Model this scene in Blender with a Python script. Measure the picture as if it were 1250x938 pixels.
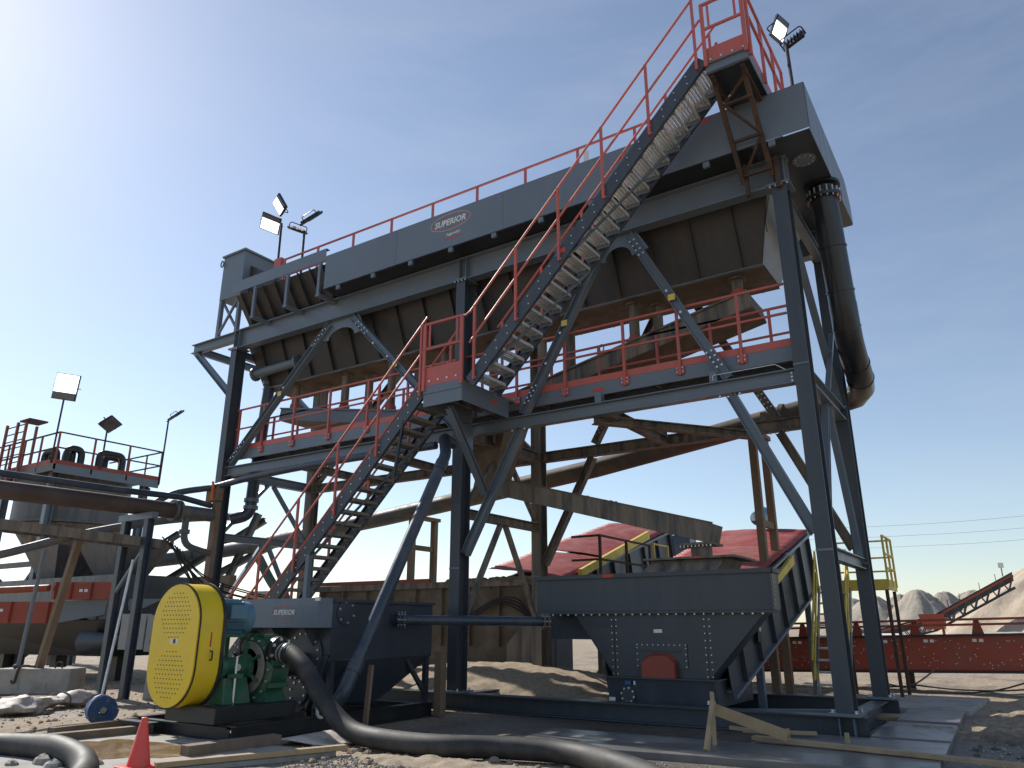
import bpy, bmesh, math, random
from mathutils import Vector, Matrix, noise
S = bpy.context.scene
for o in list(bpy.data.objects): bpy.data.objects.remove(o)
R = math.radians
# ---------------------------------------------------------------- camera, sky, sun, exposure
cam = bpy.data.cameras.new('Camera'); camo = bpy.data.objects.new('Camera', cam)
S.collection.objects.link(camo); S.camera = camo
cam.sensor_width = 36; cam.lens = 36 * 915 / 1250; cam.clip_start = .05; cam.clip_end = 6000
camo.location = (0, 0, 1.45); camo.rotation_euler = (R(90) + math.atan(295 / 915), 0, R(33.4))
SUN_EL = R(38); SUN_AZ = R(-10)            # azimuth measured from -X towards -Y
sd = Vector((-math.cos(SUN_AZ) * math.cos(SUN_EL), -math.sin(SUN_AZ) * math.cos(SUN_EL), math.sin(SUN_EL)))
W = bpy.data.worlds.new('World'); S.world = W; W.use_nodes = True
wn = W.node_tree; bg = wn.nodes['Background']
sky = wn.nodes.new('ShaderNodeTexSky'); sky.sky_type = 'NISHITA'; sky.sun_disc = False
sky.sun_elevation = SUN_EL; sky.sun_rotation = math.atan2(sd.x, sd.y)
sky.altitude = 100; sky.air_density = 1.05; sky.dust_density = .3; sky.ozone_density = 2.2
hs_ = wn.nodes.new('ShaderNodeHueSaturation'); hs_.inputs['Saturation'].default_value = .84; wn.links.new(sky.outputs[0], hs_.inputs['Color']); 
tc_ = wn.nodes.new('ShaderNodeTexCoord'); mp_ = wn.nodes.new('ShaderNodeMapping'); mp_.inputs['Scale'].default_value = (1.6, 1.6, 7); mp_.inputs['Rotation'].default_value = (.15, .2, .3); wn.links.new(tc_.outputs['Generated'], mp_.inputs[0])
cn_ = wn.nodes.new('ShaderNodeTexNoise'); cn_.inputs['Scale'].default_value = 2.2; cn_.inputs['Detail'].default_value = 8; cn_.inputs['Roughness'].default_value = .62; wn.links.new(mp_.outputs[0], cn_.inputs['Vector'])
cr_ = wn.nodes.new('ShaderNodeMapRange'); cr_.inputs[1].default_value = .42; cr_.inputs[2].default_value = .8; cr_.inputs[4].default_value = .16; wn.links.new(cn_.outputs[0], cr_.inputs[0])
cm_ = wn.nodes.new('ShaderNodeMix'); cm_.data_type = 'RGBA'; wn.links.new(cr_.outputs[0], cm_.inputs[0]); wn.links.new(hs_.outputs[0], cm_.inputs[6]); cm_.inputs[7].default_value = (5.0, 5.3, 5.8, 1)   # thin high cloud
wn.links.new(cm_.outputs[2], bg.inputs[0]); bg.inputs[1].default_value = .12
sl = bpy.data.lights.new('Sun', 'SUN'); sl.energy = 4.6; sl.angle = R(.55); sl.color = (1, .95, .87)
so = bpy.data.objects.new('Sun', sl); S.collection.objects.link(so); so.rotation_euler = sd.to_track_quat('Z', 'Y').to_euler()
S.view_settings.view_transform = 'Standard'; S.view_settings.look = 'None'
S.view_settings.exposure = 0.25; S.view_settings.gamma = 1; S.view_settings.use_curve_mapping = False
# ---------------------------------------------------------------- helpers
C = S.collection
rnd = random.Random(7)
V = Vector
def WL(o):
    p = V((0, 0, 0))
    while o: p += o.location; o = o.parent
    return p
def frame(d, up=None):
    d = V(d).normalized(); up = V(up) if up is not None else V((0, 0, 1))
    if abs(d.dot(up)) > .98 * up.length: up = V((0, -1, 0)) if abs(d.y) < .9 else V((1, 0, 0))
    s = d.cross(up).normalized(); u = s.cross(d).normalized()
    return d, s, u
class MB:
    def __init__(self): self.v = []; self.f = []
    def add(self, vs, fs):
        n = len(self.v); self.v += [tuple(x) for x in vs]; self.f += [[i + n for i in f] for f in fs]; return self
    def box(self, x0, x1, y0, y1, z0, z1):
        x0, x1 = sorted((x0, x1)); y0, y1 = sorted((y0, y1)); z0, z1 = sorted((z0, z1))
        return self.add([(x0,y0,z0),(x1,y0,z0),(x1,y1,z0),(x0,y1,z0),(x0,y0,z1),(x1,y0,z1),(x1,y1,z1),(x0,y1,z1)],
            [(3,2,1,0),(4,5,6,7),(0,1,5,4),(1,2,6,5),(2,3,7,6),(3,0,4,7)])
    def hexa(self, a, b):   # two quads (lists of 4 points) joined
        return self.add(list(a) + list(b), [(3,2,1,0),(4,5,6,7),(0,1,5,4),(1,2,6,5),(2,3,7,6),(3,0,4,7)])
    def prism(self, prof, p, q, up=None):
        p = V(p); q = V(q); d, s, u = frame(q - p, up); n = len(prof)
        a = [p + s * x + u * y for x, y in prof]; b = [q + s * x + u * y for x, y in prof]
        return self.add(a + b, [list(range(n - 1, -1, -1)), list(range(n, 2 * n))] + [(i, (i + 1) % n, n + (i + 1) % n, n + i) for i in range(n)])
    def bar(self, p, q, w, h=None, up=None):
        h = h or w; return self.prism([(-w/2,-h/2),(w/2,-h/2),(w/2,h/2),(-w/2,h/2)], p, q, up)
    def ib(self, p, q, w, h, up=None, tf=.02, tw=.014):
        a = w / 2; b = h / 2; t = tw / 2; c = b - tf
        return self.prism([(-a,-b),(a,-b),(a,-c),(t,-c),(t,c),(a,c),(a,b),(-a,b),(-a,c),(-t,c),(-t,-c),(-a,-c)], p, q, up)
    def ch(self, p, q, w, h, up=None, t=.012, flip=1):
        a = w * flip; b = h / 2; k = t * flip
        pr = [(0,-b),(a,-b),(a,-b+t),(k,-b+t),(k,b-t),(a,b-t),(a,b),(0,b)]
        if flip < 0: pr.reverse()
        return self.prism(pr, p, q, up)
    def ang(self, p, q, a, t=.012, up=None, fx=1, fy=1):
        pr = [(0,0),(a*fx,0),(a*fx,t*fy),(t*fx,t*fy),(t*fx,a*fy),(0,a*fy)]
        if fx * fy < 0: pr.reverse()
        return self.prism(pr, p, q, up)
    def tube(self, pts, r, n=12, cap=True):
        pts = [V(p) for p in pts]; m = len(pts); rs = r if isinstance(r, (list, tuple)) else [r] * m
        base = len(self.v); pu = None
        for i, p in enumerate(pts):
            d = (pts[min(i+1, m-1)] - pts[max(i-1, 0)]).normalized()
            if pu is None: d, s, u = frame(d)
            else:
                u = (pu - d * pu.dot(d)).normalized(); s = d.cross(u).normalized()
            pu = u; k = 1
            if 0 < i < m - 1:
                c = (pts[i+1] - p).normalized().dot((p - pts[i-1]).normalized()); k = 1
            for j in range(n):
                t = 2 * math.pi * j / n
                self.v.append(tuple(p + (s * math.cos(t) + u * math.sin(t)) * rs[i] * k))
        for i in range(m - 1):
            for j in range(n):
                a = base + i * n + j; b = base + i * n + (j + 1) % n
                self.f.append([a, b, b + n, a + n])
        if cap:
            self.f.append([base + j for j in range(n - 1, -1, -1)]); self.f.append([base + (m - 1) * n + j for j in range(n)])
        return self
    def cyl(self, p, q, r, n=12, r2=None): return self.tube([p, q], [r, r if r2 is None else r2], n)
    def plate(self, pts, t):   # polygon with thickness t along its normal (both sides)
        pts = [V(p) for p in pts]; n = len(pts)
        nr = V((0,0,0))
        for i in range(n): nr += pts[i].cross(pts[(i+1) % n])
        nr.normalize(); a = [p - nr * t / 2 for p in pts]; b = [p + nr * t / 2 for p in pts]
        return self.add(a + b, [list(range(n-1,-1,-1)), list(range(n, 2*n))] + [(i, (i+1) % n, n + (i+1) % n, n + i) for i in range(n)])
    def bolts(self, pts, nrm, r=.018, h=.014):
        for p in pts: p = V(p); self.cyl(p - V(nrm) * .004, p + V(nrm) * h, r, 6)
        return self
    def sph(self, c, r, n=10, m=6, sc=(1,1,1), jit=0):
        c = V(c); b = len(self.v)
        for i in range(m + 1):
            a = math.pi * i / m
            for j in range(n):
                t = 2 * math.pi * j / n; k = 1 + (rnd.random() - .5) * jit
                self.v.append((c.x + r*sc[0]*k*math.sin(a)*math.cos(t), c.y + r*sc[1]*k*math.sin(a)*math.sin(t), c.z + r*sc[2]*k*math.cos(a)))
        for i in range(m):
            for j in range(n):
                p = b + i*n + j; q = b + i*n + (j+1) % n; self.f.append([p, p+n, q+n, q])
        return self
def smooth_path(pts, k=6):
    P = [V(p) for p in pts]; out = []
    for i in range(len(P) - 1):
        a = P[max(i-1,0)]; b = P[i]; c = P[i+1]; d = P[min(i+2, len(P)-1)]
        for j in range(k):
            t = j / k
            out.append(.5 * ((2*b) + (c - a)*t + (2*a - 5*b + 4*c - d)*t*t + (3*b - a - 3*c + d)*t**3))
    out.append(P[-1]); return out
def arc_path(pts, rad, k=6):     # polyline with rounded corners
    P = [V(p) for p in pts]; out = [P[0]]
    for i in range(1, len(P) - 1):
        a = (P[i-1] - P[i]); b = (P[i+1] - P[i]); ra = min(rad, a.length*.48, b.length*.48)
        p0 = P[i] + a.normalized()*ra; p1 = P[i] + b.normalized()*ra
        for j in range(k + 1):
            t = j / k; out.append(p0*(1-t)**2 + P[i]*2*t*(1-t) + p1*t*t)
    out.append(P[-1]); return out
def mesh_obj(name, mb, mat, parent=None, sm=32, bevel=0):
    xs = [p[0] for p in mb.v]; ys = [p[1] for p in mb.v]; zs = [p[2] for p in mb.v]
    c = V(((min(xs)+max(xs))/2, (min(ys)+max(ys))/2, (min(zs)+max(zs))/2))
    me = bpy.data.meshes.new(name); me.from_pydata([(p[0]-c.x, p[1]-c.y, p[2]-c.z) for p in mb.v], [], mb.f); me.update()
    if sm:
        me.polygons.foreach_set('use_smooth', [True] * len(me.polygons)); me.set_sharp_from_angle(angle=R(sm))
    me.materials.append(mat)
    o = bpy.data.objects.new(name, me); C.objects.link(o)
    if parent: o.parent = parent; o.location = c - WL(parent)
    else: o.location = c
    if bevel:
        b = o.modifiers.new('Bevel', 'BEVEL'); b.width = bevel; b.segments = 2; b.limit_method = 'ANGLE'; b.angle_limit = R(40)
    return o
part = mesh_obj
def rep(o, off):                     # a further piece of the same kind, sharing the mesh
    c = o.copy(); C.objects.link(c); c.parent = o.parent; c.location = o.location + V(off); return c
def tag(o, label=None, cat=None, group=None, kind=None):
    if label: o['label'] = label
    if cat: o['category'] = cat
    if group: o['group'] = group
    if kind: o['kind'] = kind
    return o
def thing(name, label, cat, loc, group=None):
    o = bpy.data.objects.new(name, None); C.objects.link(o); o.location = loc; o.empty_display_size = .2
    return tag(o, label, cat, group)
def copy_tree(o, parent=None):
    c = o.copy(); C.objects.link(c); c.parent = parent
    for k in list(o.children): copy_tree(k, c)
    return c
# ---------------------------------------------------------------- materials
def mat(name, col, rough=.5, metal=0., dirt=None, damt=.5, dscale=1.2, streak=False, var=.12, bump=.15, bscale=25, coat=0, dlo=.45, dhi=.7, spec=.5):
    m = bpy.data.materials.new(name); m.use_nodes = True; t = m.node_tree; N = t.nodes; L = t.links
    b = N['Principled BSDF']; b.inputs['Metallic'].default_value = metal; b.inputs['Specular IOR Level'].default_value = spec
    if coat: b.inputs['Coat Weight'].default_value = coat; b.inputs['Coat Roughness'].default_value = .15
    g = N.new('ShaderNodeNewGeometry')
    n1 = N.new('ShaderNodeTexNoise'); n1.inputs['Scale'].default_value = bscale; n1.inputs['Detail'].default_value = 5; L.new(g.outputs['Position'], n1.inputs['Vector'])
    n3 = N.new('ShaderNodeTexNoise'); n3.inputs['Scale'].default_value = .9; n3.inputs['Detail'].default_value = 4; L.new(g.outputs['Position'], n3.inputs['Vector'])
    oi = N.new('ShaderNodeObjectInfo')
    ad = N.new('ShaderNodeMath'); ad.operation = 'ADD'; L.new(n3.outputs[0], ad.inputs[0]); L.new(n1.outputs[0], ad.inputs[1])
    a2 = N.new('ShaderNodeMath'); a2.operation = 'MULTIPLY_ADD'; a2.inputs[1].default_value = .35; L.new(oi.outputs['Random'], a2.inputs[0]); L.new(ad.outputs[0], a2.inputs[2])
    mr = N.new('ShaderNodeMapRange'); mr.inputs[1].default_value = .7; mr.inputs[2].default_value = 1.6; mr.inputs[3].default_value = 1 - var; mr.inputs[4].default_value = 1 + var
    L.new(a2.outputs[0], mr.inputs[0])
    vm = N.new('ShaderNodeVectorMath'); vm.operation = 'SCALE'; vm.inputs[0].default_value = col; L.new(mr.outputs[0], vm.inputs['Scale'])
    out = vm.outputs[0]; rv = None
    if dirt:
        mp = N.new('ShaderNodeMapping'); L.new(g.outputs['Position'], mp.inputs[0])
        mp.inputs['Scale'].default_value = (5, 5, .45) if streak else (1, 1, 1)
        n2 = N.new('ShaderNodeTexNoise'); n2.inputs['Scale'].default_value = dscale; n2.inputs['Detail'].default_value = 7; n2.inputs['Roughness'].default_value = .65; L.new(mp.outputs[0], n2.inputs['Vector'])
        r2 = N.new('ShaderNodeMapRange'); r2.inputs[1].default_value = dlo; r2.inputs[2].default_value = dhi; r2.inputs[4].default_value = damt; L.new(n2.outputs[0], r2.inputs[0])
        mx = N.new('ShaderNodeMix'); mx.data_type = 'RGBA'; L.new(r2.outputs[0], mx.inputs[0]); L.new(out, mx.inputs[6]); mx.inputs[7].default_value = (*dirt, 1); out = mx.outputs[2]
        rm = N.new('ShaderNodeMapRange'); rm.inputs[3].default_value = rough; rm.inputs[4].default_value = .85; L.new(r2.outputs[0], rm.inputs[0]); L.new(rm.outputs[0], b.inputs['Roughness'])
    else:
        rm = N.new('ShaderNodeMapRange'); rm.inputs[3].default_value = rough - .08; rm.inputs[4].default_value = rough + .1; L.new(n3.outputs[0], rm.inputs[0]); L.new(rm.outputs[0], b.inputs['Roughness'])
    if dirt:
        n5 = N.new('ShaderNodeTexNoise'); n5.inputs['Scale'].default_value = 7; n5.inputs['Detail'].default_value = 9; n5.inputs['Roughness'].default_value = .75; L.new(g.outputs['Position'], n5.inputs['Vector'])
        r5 = N.new('ShaderNodeMapRange'); r5.inputs[1].default_value = .56; r5.inputs[2].default_value = .74; r5.inputs[4].default_value = .5; L.new(n5.outputs[0], r5.inputs[0])
        m5 = N.new('ShaderNodeMix'); m5.data_type = 'RGBA'; L.new(r5.outputs[0], m5.inputs[0]); L.new(out, m5.inputs[6]); m5.inputs[7].default_value = (*[c*.55 + d_*.6 for c, d_ in zip(col, dirt)], 1); out = m5.outputs[2]
    L.new(out, b.inputs['Base Color'])
    if bump:
        bp = N.new('ShaderNodeBump'); bp.inputs['Strength'].default_value = bump; bp.inputs['Distance'].default_value = .01; L.new(n1.outputs[0], bp.inputs['Height']); L.new(bp.outputs[0], b.inputs['Normal'])
    return m
DUST = (.23, .19, .145)
M = {}
M['slate'] = mat('slate_paint', (.142, .175, .212), .36, dirt=(.18, .195, .21), damt=.35, dscale=.9, streak=True, bump=.05)
M['frame'] = mat('frame_paint_shade', (.050, .061, .076), .38, dirt=(.11, .105, .10), damt=.35, dscale=.9, streak=True, bump=.05)  # darker copy of slate; the columns' weaker skylight is put into the colour
M['slate_sump_shade'] = mat('slate_paint_wet_shade', (.046, .056, .071), .34, dirt=(.085, .088, .092), damt=.35, dscale=.8, streak=True, bump=.05)  # darker slate for wet sumps, with shade put into the colour too
M['muddy'] = mat('mud_splashed_steel', (.065, .066, .068), .6, dirt=(.29, .235, .175), damt=.85, dscale=1.1, streak=True, bump=.25, dlo=.35, dhi=.6)
M['mudbrown'] = mat('mud_caked_steel', (.15, .115, .08), .8, dirt=(.28, .22, .16), damt=.7, dscale=2, bump=.4)
M['hopper'] = mat('tank_side_paint', (.042, .042, .045), .5, dirt=(.10, .075, .055), damt=.6, dscale=.8, streak=True, bump=.08)
M['red'] = mat('red_paint', (.52, .115, .090), .45, dirt=(.30, .15, .12), damt=.35, dscale=2, bump=.05)
M['redconv'] = mat('red_conveyor_paint', (.30, .052, .028), .5, dirt=(.20, .12, .08), damt=.5, dscale=2, bump=.1)
M['hood'] = mat('red_hood_sheet', (.33, .06, .055), .55, dirt=(.40, .24, .21), damt=.5, dscale=1.5, bump=.1)
M['redplate'] = mat('red_valve', (.45, .09, .06), .5, dirt=DUST, damt=.5)
M['yellow'] = mat('yellow_paint', (.86, .60, .018), .34, dirt=(.6, .45, .10), damt=.25, dscale=3, var=.04, bump=.03)
M['yellowrail'] = mat('yellow_rail_paint', (.68, .50, .07), .5, dirt=(.35, .25, .1), damt=.5, dscale=3)
M['green'] = mat('green_pump_paint', (.022, .115, .06), .35, dirt=(.15, .15, .12), damt=.6, dscale=6, bump=.2, bscale=40)
M['bluemotor'] = mat('blue_motor_paint', (.11, .23, .31), .4, dirt=(.2, .2, .18), damt=.35, dscale=5)
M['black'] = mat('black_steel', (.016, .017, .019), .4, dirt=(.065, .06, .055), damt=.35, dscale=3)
M['rubber'] = mat('black_rubber', (.022, .022, .023), .62, dirt=(.13, .115, .10), damt=.5, dscale=2.5, bump=.1)
M['hdpe'] = mat('black_plastic_pipe', (.014, .017, .021), .3, dirt=(.06, .062, .065), damt=.3, dscale=1.5, bump=.05)
M['bluepipe'] = mat('dark_blue_pipe', (.035, .05, .075), .33, dirt=(.16, .15, .14), damt=.4, dscale=2)
M['pipebrown'] = mat('mud_coated_pipe', (.12, .10, .08), .6, dirt=(.26, .20, .15), damt=.8, dscale=1.5, bump=.3)
M['brownpipe'] = mat('brown_steel_pipe', (.075, .052, .045), .5, dirt=(.14, .11, .09), damt=.6, dscale=1.2)
M['rust'] = mat('rusty_steel', (.062, .038, .028), .75, dirt=(.14, .07, .04), damt=.6, dscale=4, bump=.3)
M['galv'] = mat('galvanised_steel', (.70, .70, .68), .34, .45, dirt=(.45, .42, .36), damt=.4, dscale=6, bump=.15)
M['treadmud'] = mat('muddy_tread', (.26, .235, .20), .6, .2, dirt=(.34, .29, .23), damt=.6, dscale=5)
M['bolt'] = mat('zinc_bolt', (.62, .62, .62), .35, .7)
M['conc'] = mat('concrete', (.36, .34, .31), .85, dirt=(.20, .17, .13), damt=.7, dscale=2, bump=.4, bscale=60)
M['wetmat'] = mat('wet_concrete_mat', (.16, .155, .15), .28, dirt=(.26, .235, .20), damt=.7, dscale=.7, bump=.25, bscale=40, dlo=.5, dhi=.62)
M['wood'] = mat('raw_timber', (.40, .29, .17), .75, dirt=(.22, .15, .09), damt=.6, dscale=4, streak=False, bump=.3, bscale=60)
M['oldwood'] = mat('weathered_timber', (.21, .155, .105), .8, dirt=(.10, .08, .06), damt=.6, dscale=3, bump=.4)
M['brownpost'] = mat('mud_stained_timber', (.20, .135, .085), .8, dirt=(.28, .22, .16), damt=.6, dscale=1.5, bump=.3)
M['white'] = mat('white_sheet', (.74, .73, .70), .6, var=.05)
M['label'] = mat('white_sticker', (.75, .75, .72), .5, var=.03, bump=0)
M['redlabel'] = mat('red_sticker', (.62, .06, .035), .5, var=.03, bump=0)
M['ylabel'] = mat('yellow_sticker', (.70, .52, .10), .5, var=.03, bump=0)
M['bluelabel'] = mat('blue_sticker', (.03, .12, .35), .5, var=.03, bump=0)
M['cone'] = mat('orange_cone_plastic', (.80, .075, .055), .45, dirt=(.5, .2, .15), damt=.3, dscale=6)
M['tarp'] = mat('pale_tarpaulin', (.58, .52, .46), .6, dirt=(.32, .25, .18), damt=.8, dscale=5)
M['layflat'] = mat('blue_layflat_hose', (.035, .10, .26), .5, dirt=(.25, .22, .2), damt=.5, dscale=8)
M['greenhose'] = mat('dull_green_hose', (.09, .13, .11), .5, dirt=DUST, damt=.5)
M['glass'] = mat('lamp_glass_dark', (.10, .10, .11), .12, spec=.6, bump=0)
M['cable'] = mat('black_cable', (.02, .02, .022), .5, bump=0)
M['orange'] = mat('orange_strap', (.75, .16, .03), .6, bump=0)
M['cabinet'] = mat('grey_cabinet_paint', (.33, .34, .34), .5, dirt=(.2, .18, .15), damt=.4)
M['plantgrey'] = mat('plant_steel_grey', (.10, .105, .11), .5, dirt=(.24, .21, .18), damt=.7, dscale=.8, streak=True)
def emis(name, col, k):
    m = bpy.data.materials.new(name); m.use_nodes = True; b = m.node_tree.nodes['Principled BSDF']
    b.inputs['Base Color'].default_value = (.8, .8, .8, 1); b.inputs['Emission Color'].default_value = (*col, 1); b.inputs['Emission Strength'].default_value = k; return m
M['lamp'] = emis('lit_lamp', (1, .98, .95), 2.2)
M['tank_face'] = M['slate']
def text(txt, origin, ux, uy, h, mat_, parent, name='lettering', bold=.02, shear=.25, width=None):
    """raised lettering; origin = centre, ux/uy = unit vectors on the panel, h = cap height"""
    cu = bpy.data.curves.new('t', 'FONT'); cu.body = txt; cu.size = 1; cu.align_x = 'CENTER'; cu.align_y = 'CENTER'; cu.shear = shear; cu.offset = bold; cu.extrude = .01; cu.resolution_u = 2
    ob = bpy.data.objects.new('t', cu); C.objects.link(ob); bpy.context.view_layer.update()
    me = bpy.data.meshes.new_from_object(ob.evaluated_get(bpy.context.evaluated_depsgraph_get()))
    bpy.data.objects.remove(ob)
    xs = [v.co.x for v in me.vertices]; ys = [v.co.y for v in me.vertices]
    sx = h / (max(ys) - min(ys)); kx = (width / (max(xs) - min(xs))) if width else sx
    cx = (max(xs)+min(xs))/2; cy = (max(ys)+min(ys))/2
    ux = V(ux); uy = V(uy); n = ux.cross(uy)
    mb = MB(); mb.add([V(origin) + ux*(v.co.x - cx)*kx + uy*(v.co.y - cy)*sx + n*v.co.z*.15 for v in me.vertices], [list(p.vertices) for p in me.polygons])
    bpy.data.meshes.remove(me)
    return part(name, mb, mat_, parent, sm=0)
def ring(origin, ux, uy, a, b, t, n=40, th=.003):
    mb = MB(); ux = V(ux); uy = V(uy); nn = ux.cross(uy); o = V(origin); vs = []
    for i in range(n):
        c, s = math.cos(2*math.pi*i/n), math.sin(2*math.pi*i/n)
        for k, z in ((0, 0), (t, 0), (t, th), (0, th)): vs.append(o + ux*(a - k)*c + uy*(b - k)*s + nn*z)
    fs = []
    for i in range(n):
        j = (i + 1) % n
        for k in range(4): fs.append((i*4+k, j*4+k, j*4+(k+1) % 4, i*4+(k+1) % 4))
    return mb.add(vs, fs)
# ================================================================ GROUND
GZ = -.1
def ground_h(x, y):
    q = V((x, y, 0)); h = noise.noise(q*.3)*.07 + noise.noise(q*.9 + V((5, 3, 1)))*.05 + noise.fractal(q*2.2, 1.0, 2.1, 3)*.035
    d = max(0, math.hypot(x + 6, y - 11) - 30)
    h *= 1 if d == 0 else 1 / (1 + d*.03)
    # flatter where machines and mats stand
    for (x0, x1, y0, y1) in ((-19, 0, 8.5, 19), (-13, -3, 5.5, 13)):
        dx = max(x0 - x, 0, x - x1); dy = max(y0 - y, 0, y - y1); q = min(1, math.hypot(dx, dy) / 2.)
        h *= .3 + .7*q
    return GZ + h - .01
def build_ground():
    def axis(c, fine, step, far):
        a = []; p = 0.; s = step
        while p < far:
            a.append(p); p += s
            if p > fine: s *= 1.12
        a.append(far); return [c - v for v in reversed(a[1:])] + [c + v for v in a]
    xs = axis(-6, 16, .11, 3000); ys = axis(11, 12, .11, 3000)
    mb = MB(); n = len(xs)
    for y in ys:
        for x in xs: mb.v.append((x, y, ground_h(x, y)))
    for j in range(len(ys) - 1):
        for i in range(n - 1): mb.f.append((j*n+i, j*n+i+1, (j+1)*n+i+1, (j+1)*n+i))
    m = bpy.data.materials.new('sandy_ground'); m.use_nodes = True; t = m.node_tree; N = t.nodes; L = t.links; b = N['Principled BSDF']
    g = N.new('ShaderNodeNewGeometry')
    def noise(s, d=6, r=.6):
        q = N.new('ShaderNodeTexNoise'); q.inputs['Scale'].default_value = s; q.inputs['Detail'].default_value = d; q.inputs['Roughness'].default_value = r; L.new(g.outputs['Position'], q.inputs['Vector']); return q
    def ramp(src, *st):
        q = N.new('ShaderNodeValToRGB'); e = q.color_ramp.elements
        for i, (p, c) in enumerate(st):
            x = e[i] if i < 2 else e.new(p)
            x.position = p; x.color = (*c, 1)
        L.new(src, q.inputs[0]); return q
    n1 = noise(.55); n2 = noise(9); n3 = noise(70, 3); n4 = noise(.22, 5)
    dry = ramp(n2.outputs[0], (.3, (.22, .165, .11)), (.55, (.37, .29, .205)), (.75, (.47, .385, .29)))
    wet = ramp(n2.outputs[0], (.3, (.055, .050, .045)), (.7, (.13, .11, .09)))
    w = N.new('ShaderNodeMapRange'); w.inputs[1].default_value = .52; w.inputs[2].default_value = .64; L.new(n1.outputs[0], w.inputs[0])
    # darker, less rough ground in front of and under the plant
    sp = N.new('ShaderNodeSeparateXYZ'); L.new(g.outputs['Position'], sp.inputs[0])
    def band(sock, lo, hi, soft):
        a = N.new('ShaderNodeMapRange'); a.inputs[1].default_value = lo - soft; a.inputs[2].default_value = lo; L.new(sock, a.inputs[0])
        c = N.new('ShaderNodeMapRange'); c.inputs[1].default_value = hi; c.inputs[2].default_value = hi + soft; c.inputs[3].default_value = 1; c.inputs[4].default_value = 0; L.new(sock, c.inputs[0])
        q = N.new('ShaderNodeMath'); q.operation = 'MULTIPLY'; L.new(a.outputs[0], q.inputs[0]); L.new(c.outputs[0], q.inputs[1]); return q.outputs[0]
    bx = band(sp.outputs[0], -8.2, 3.5, .9); by = band(sp.outputs[1], 8.7, 13.2, .35)
    bb = N.new('ShaderNodeMath'); bb.operation = 'MULTIPLY'; L.new(bx, bb.inputs[0]); L.new(by, bb.inputs[1])
    s2 = N.new('ShaderNodeMath'); s2.operation = 'MULTIPLY_ADD'; L.new(n4.outputs[0], s2.inputs[0]); s2.inputs[1].default_value = 1.2; s2.inputs[2].default_value = .25
    b3 = N.new('ShaderNodeMath'); b3.operation = 'MULTIPLY'; b3.use_clamp = True; L.new(bb.outputs[0], b3.inputs[0]); L.new(s2.outputs[0], b3.inputs[1])
    mxw = N.new('ShaderNodeMath'); mxw.operation = 'MAXIMUM'; L.new(b3.outputs[0], mxw.inputs[0])
    w8 = N.new('ShaderNodeMath'); w8.operation = 'MULTIPLY'; w8.inputs[1].default_value = .55; L.new(w.outputs[0], w8.inputs[0]); L.new(w8.outputs[0], mxw.inputs[1])
    mx = N.new('ShaderNodeMix'); mx.data_type = 'RGBA'; L.new(mxw.outputs[0], mx.inputs[0]); L.new(dry.outputs[0], mx.inputs[6]); L.new(wet.outputs[0], mx.inputs[7])
    L.new(mx.outputs[2], b.inputs['Base Color'])
    rr = N.new('ShaderNodeMapRange'); rr.inputs[3].default_value = .92; rr.inputs[4].default_value = .5; L.new(mxw.outputs[0], rr.inputs[0]); L.new(rr.outputs[0], b.inputs['Roughness'])
    hs = N.new('ShaderNodeMath'); hs.operation = 'MULTIPLY_ADD'; hs.inputs[1].default_value = .35; L.new(n3.outputs[0], hs.inputs[0]); L.new(n2.outputs[0], hs.inputs[2])
    bp = N.new('ShaderNodeBump'); bp.inputs['Strength'].default_value = .7; bp.inputs['Distance'].default_value = .06; L.new(hs.outputs[0], bp.inputs['Height']); L.new(bp.outputs[0], b.inputs['Normal'])
    M['ground'] = m
    o = mesh_obj('ground', mb, m, None, sm=180); tag(o, kind='structure')
build_ground()
def sandmat(name, lo, hi, sc):
    m = bpy.data.materials.new(name); m.use_nodes = True; t = m.node_tree; N = t.nodes; L = t.links; b = N['Principled BSDF']; b.inputs['Roughness'].default_value = .95
    g = N.new('ShaderNodeNewGeometry'); n = N.new('ShaderNodeTexNoise'); n.inputs['Scale'].default_value = sc; n.inputs['Detail'].default_value = 8; n.inputs['Roughness'].default_value = .7; L.new(g.outputs['Position'], n.inputs['Vector'])
    r = N.new('ShaderNodeValToRGB'); r.color_ramp.elements[0].position = .3; r.color_ramp.elements[0].color = (*lo, 1); r.color_ramp.elements[1].position = .7; r.color_ramp.elements[1].color = (*hi, 1)
    L.new(n.outputs[0], r.inputs[0]); L.new(r.outputs[0], b.inputs['Base Color'])
    bp = N.new('ShaderNodeBump'); bp.inputs['Strength'].default_value = .6; bp.inputs['Distance'].default_value = .3 / sc; L.new(n.outputs[0], bp.inputs['Height']); L.new(bp.outputs[0], b.inputs['Normal'])
    return m
M['sand'] = sandmat('loose_sand', (.25, .195, .135), (.42, .34, .245), 9)
M['pile'] = sandmat('stockpile_sand', (.25, .215, .17), (.36, .32, .265), .7)
M['heap'] = sandmat('pale_stockpile_sand', (.36, .29, .215), (.50, .42, .33), .9)

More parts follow.
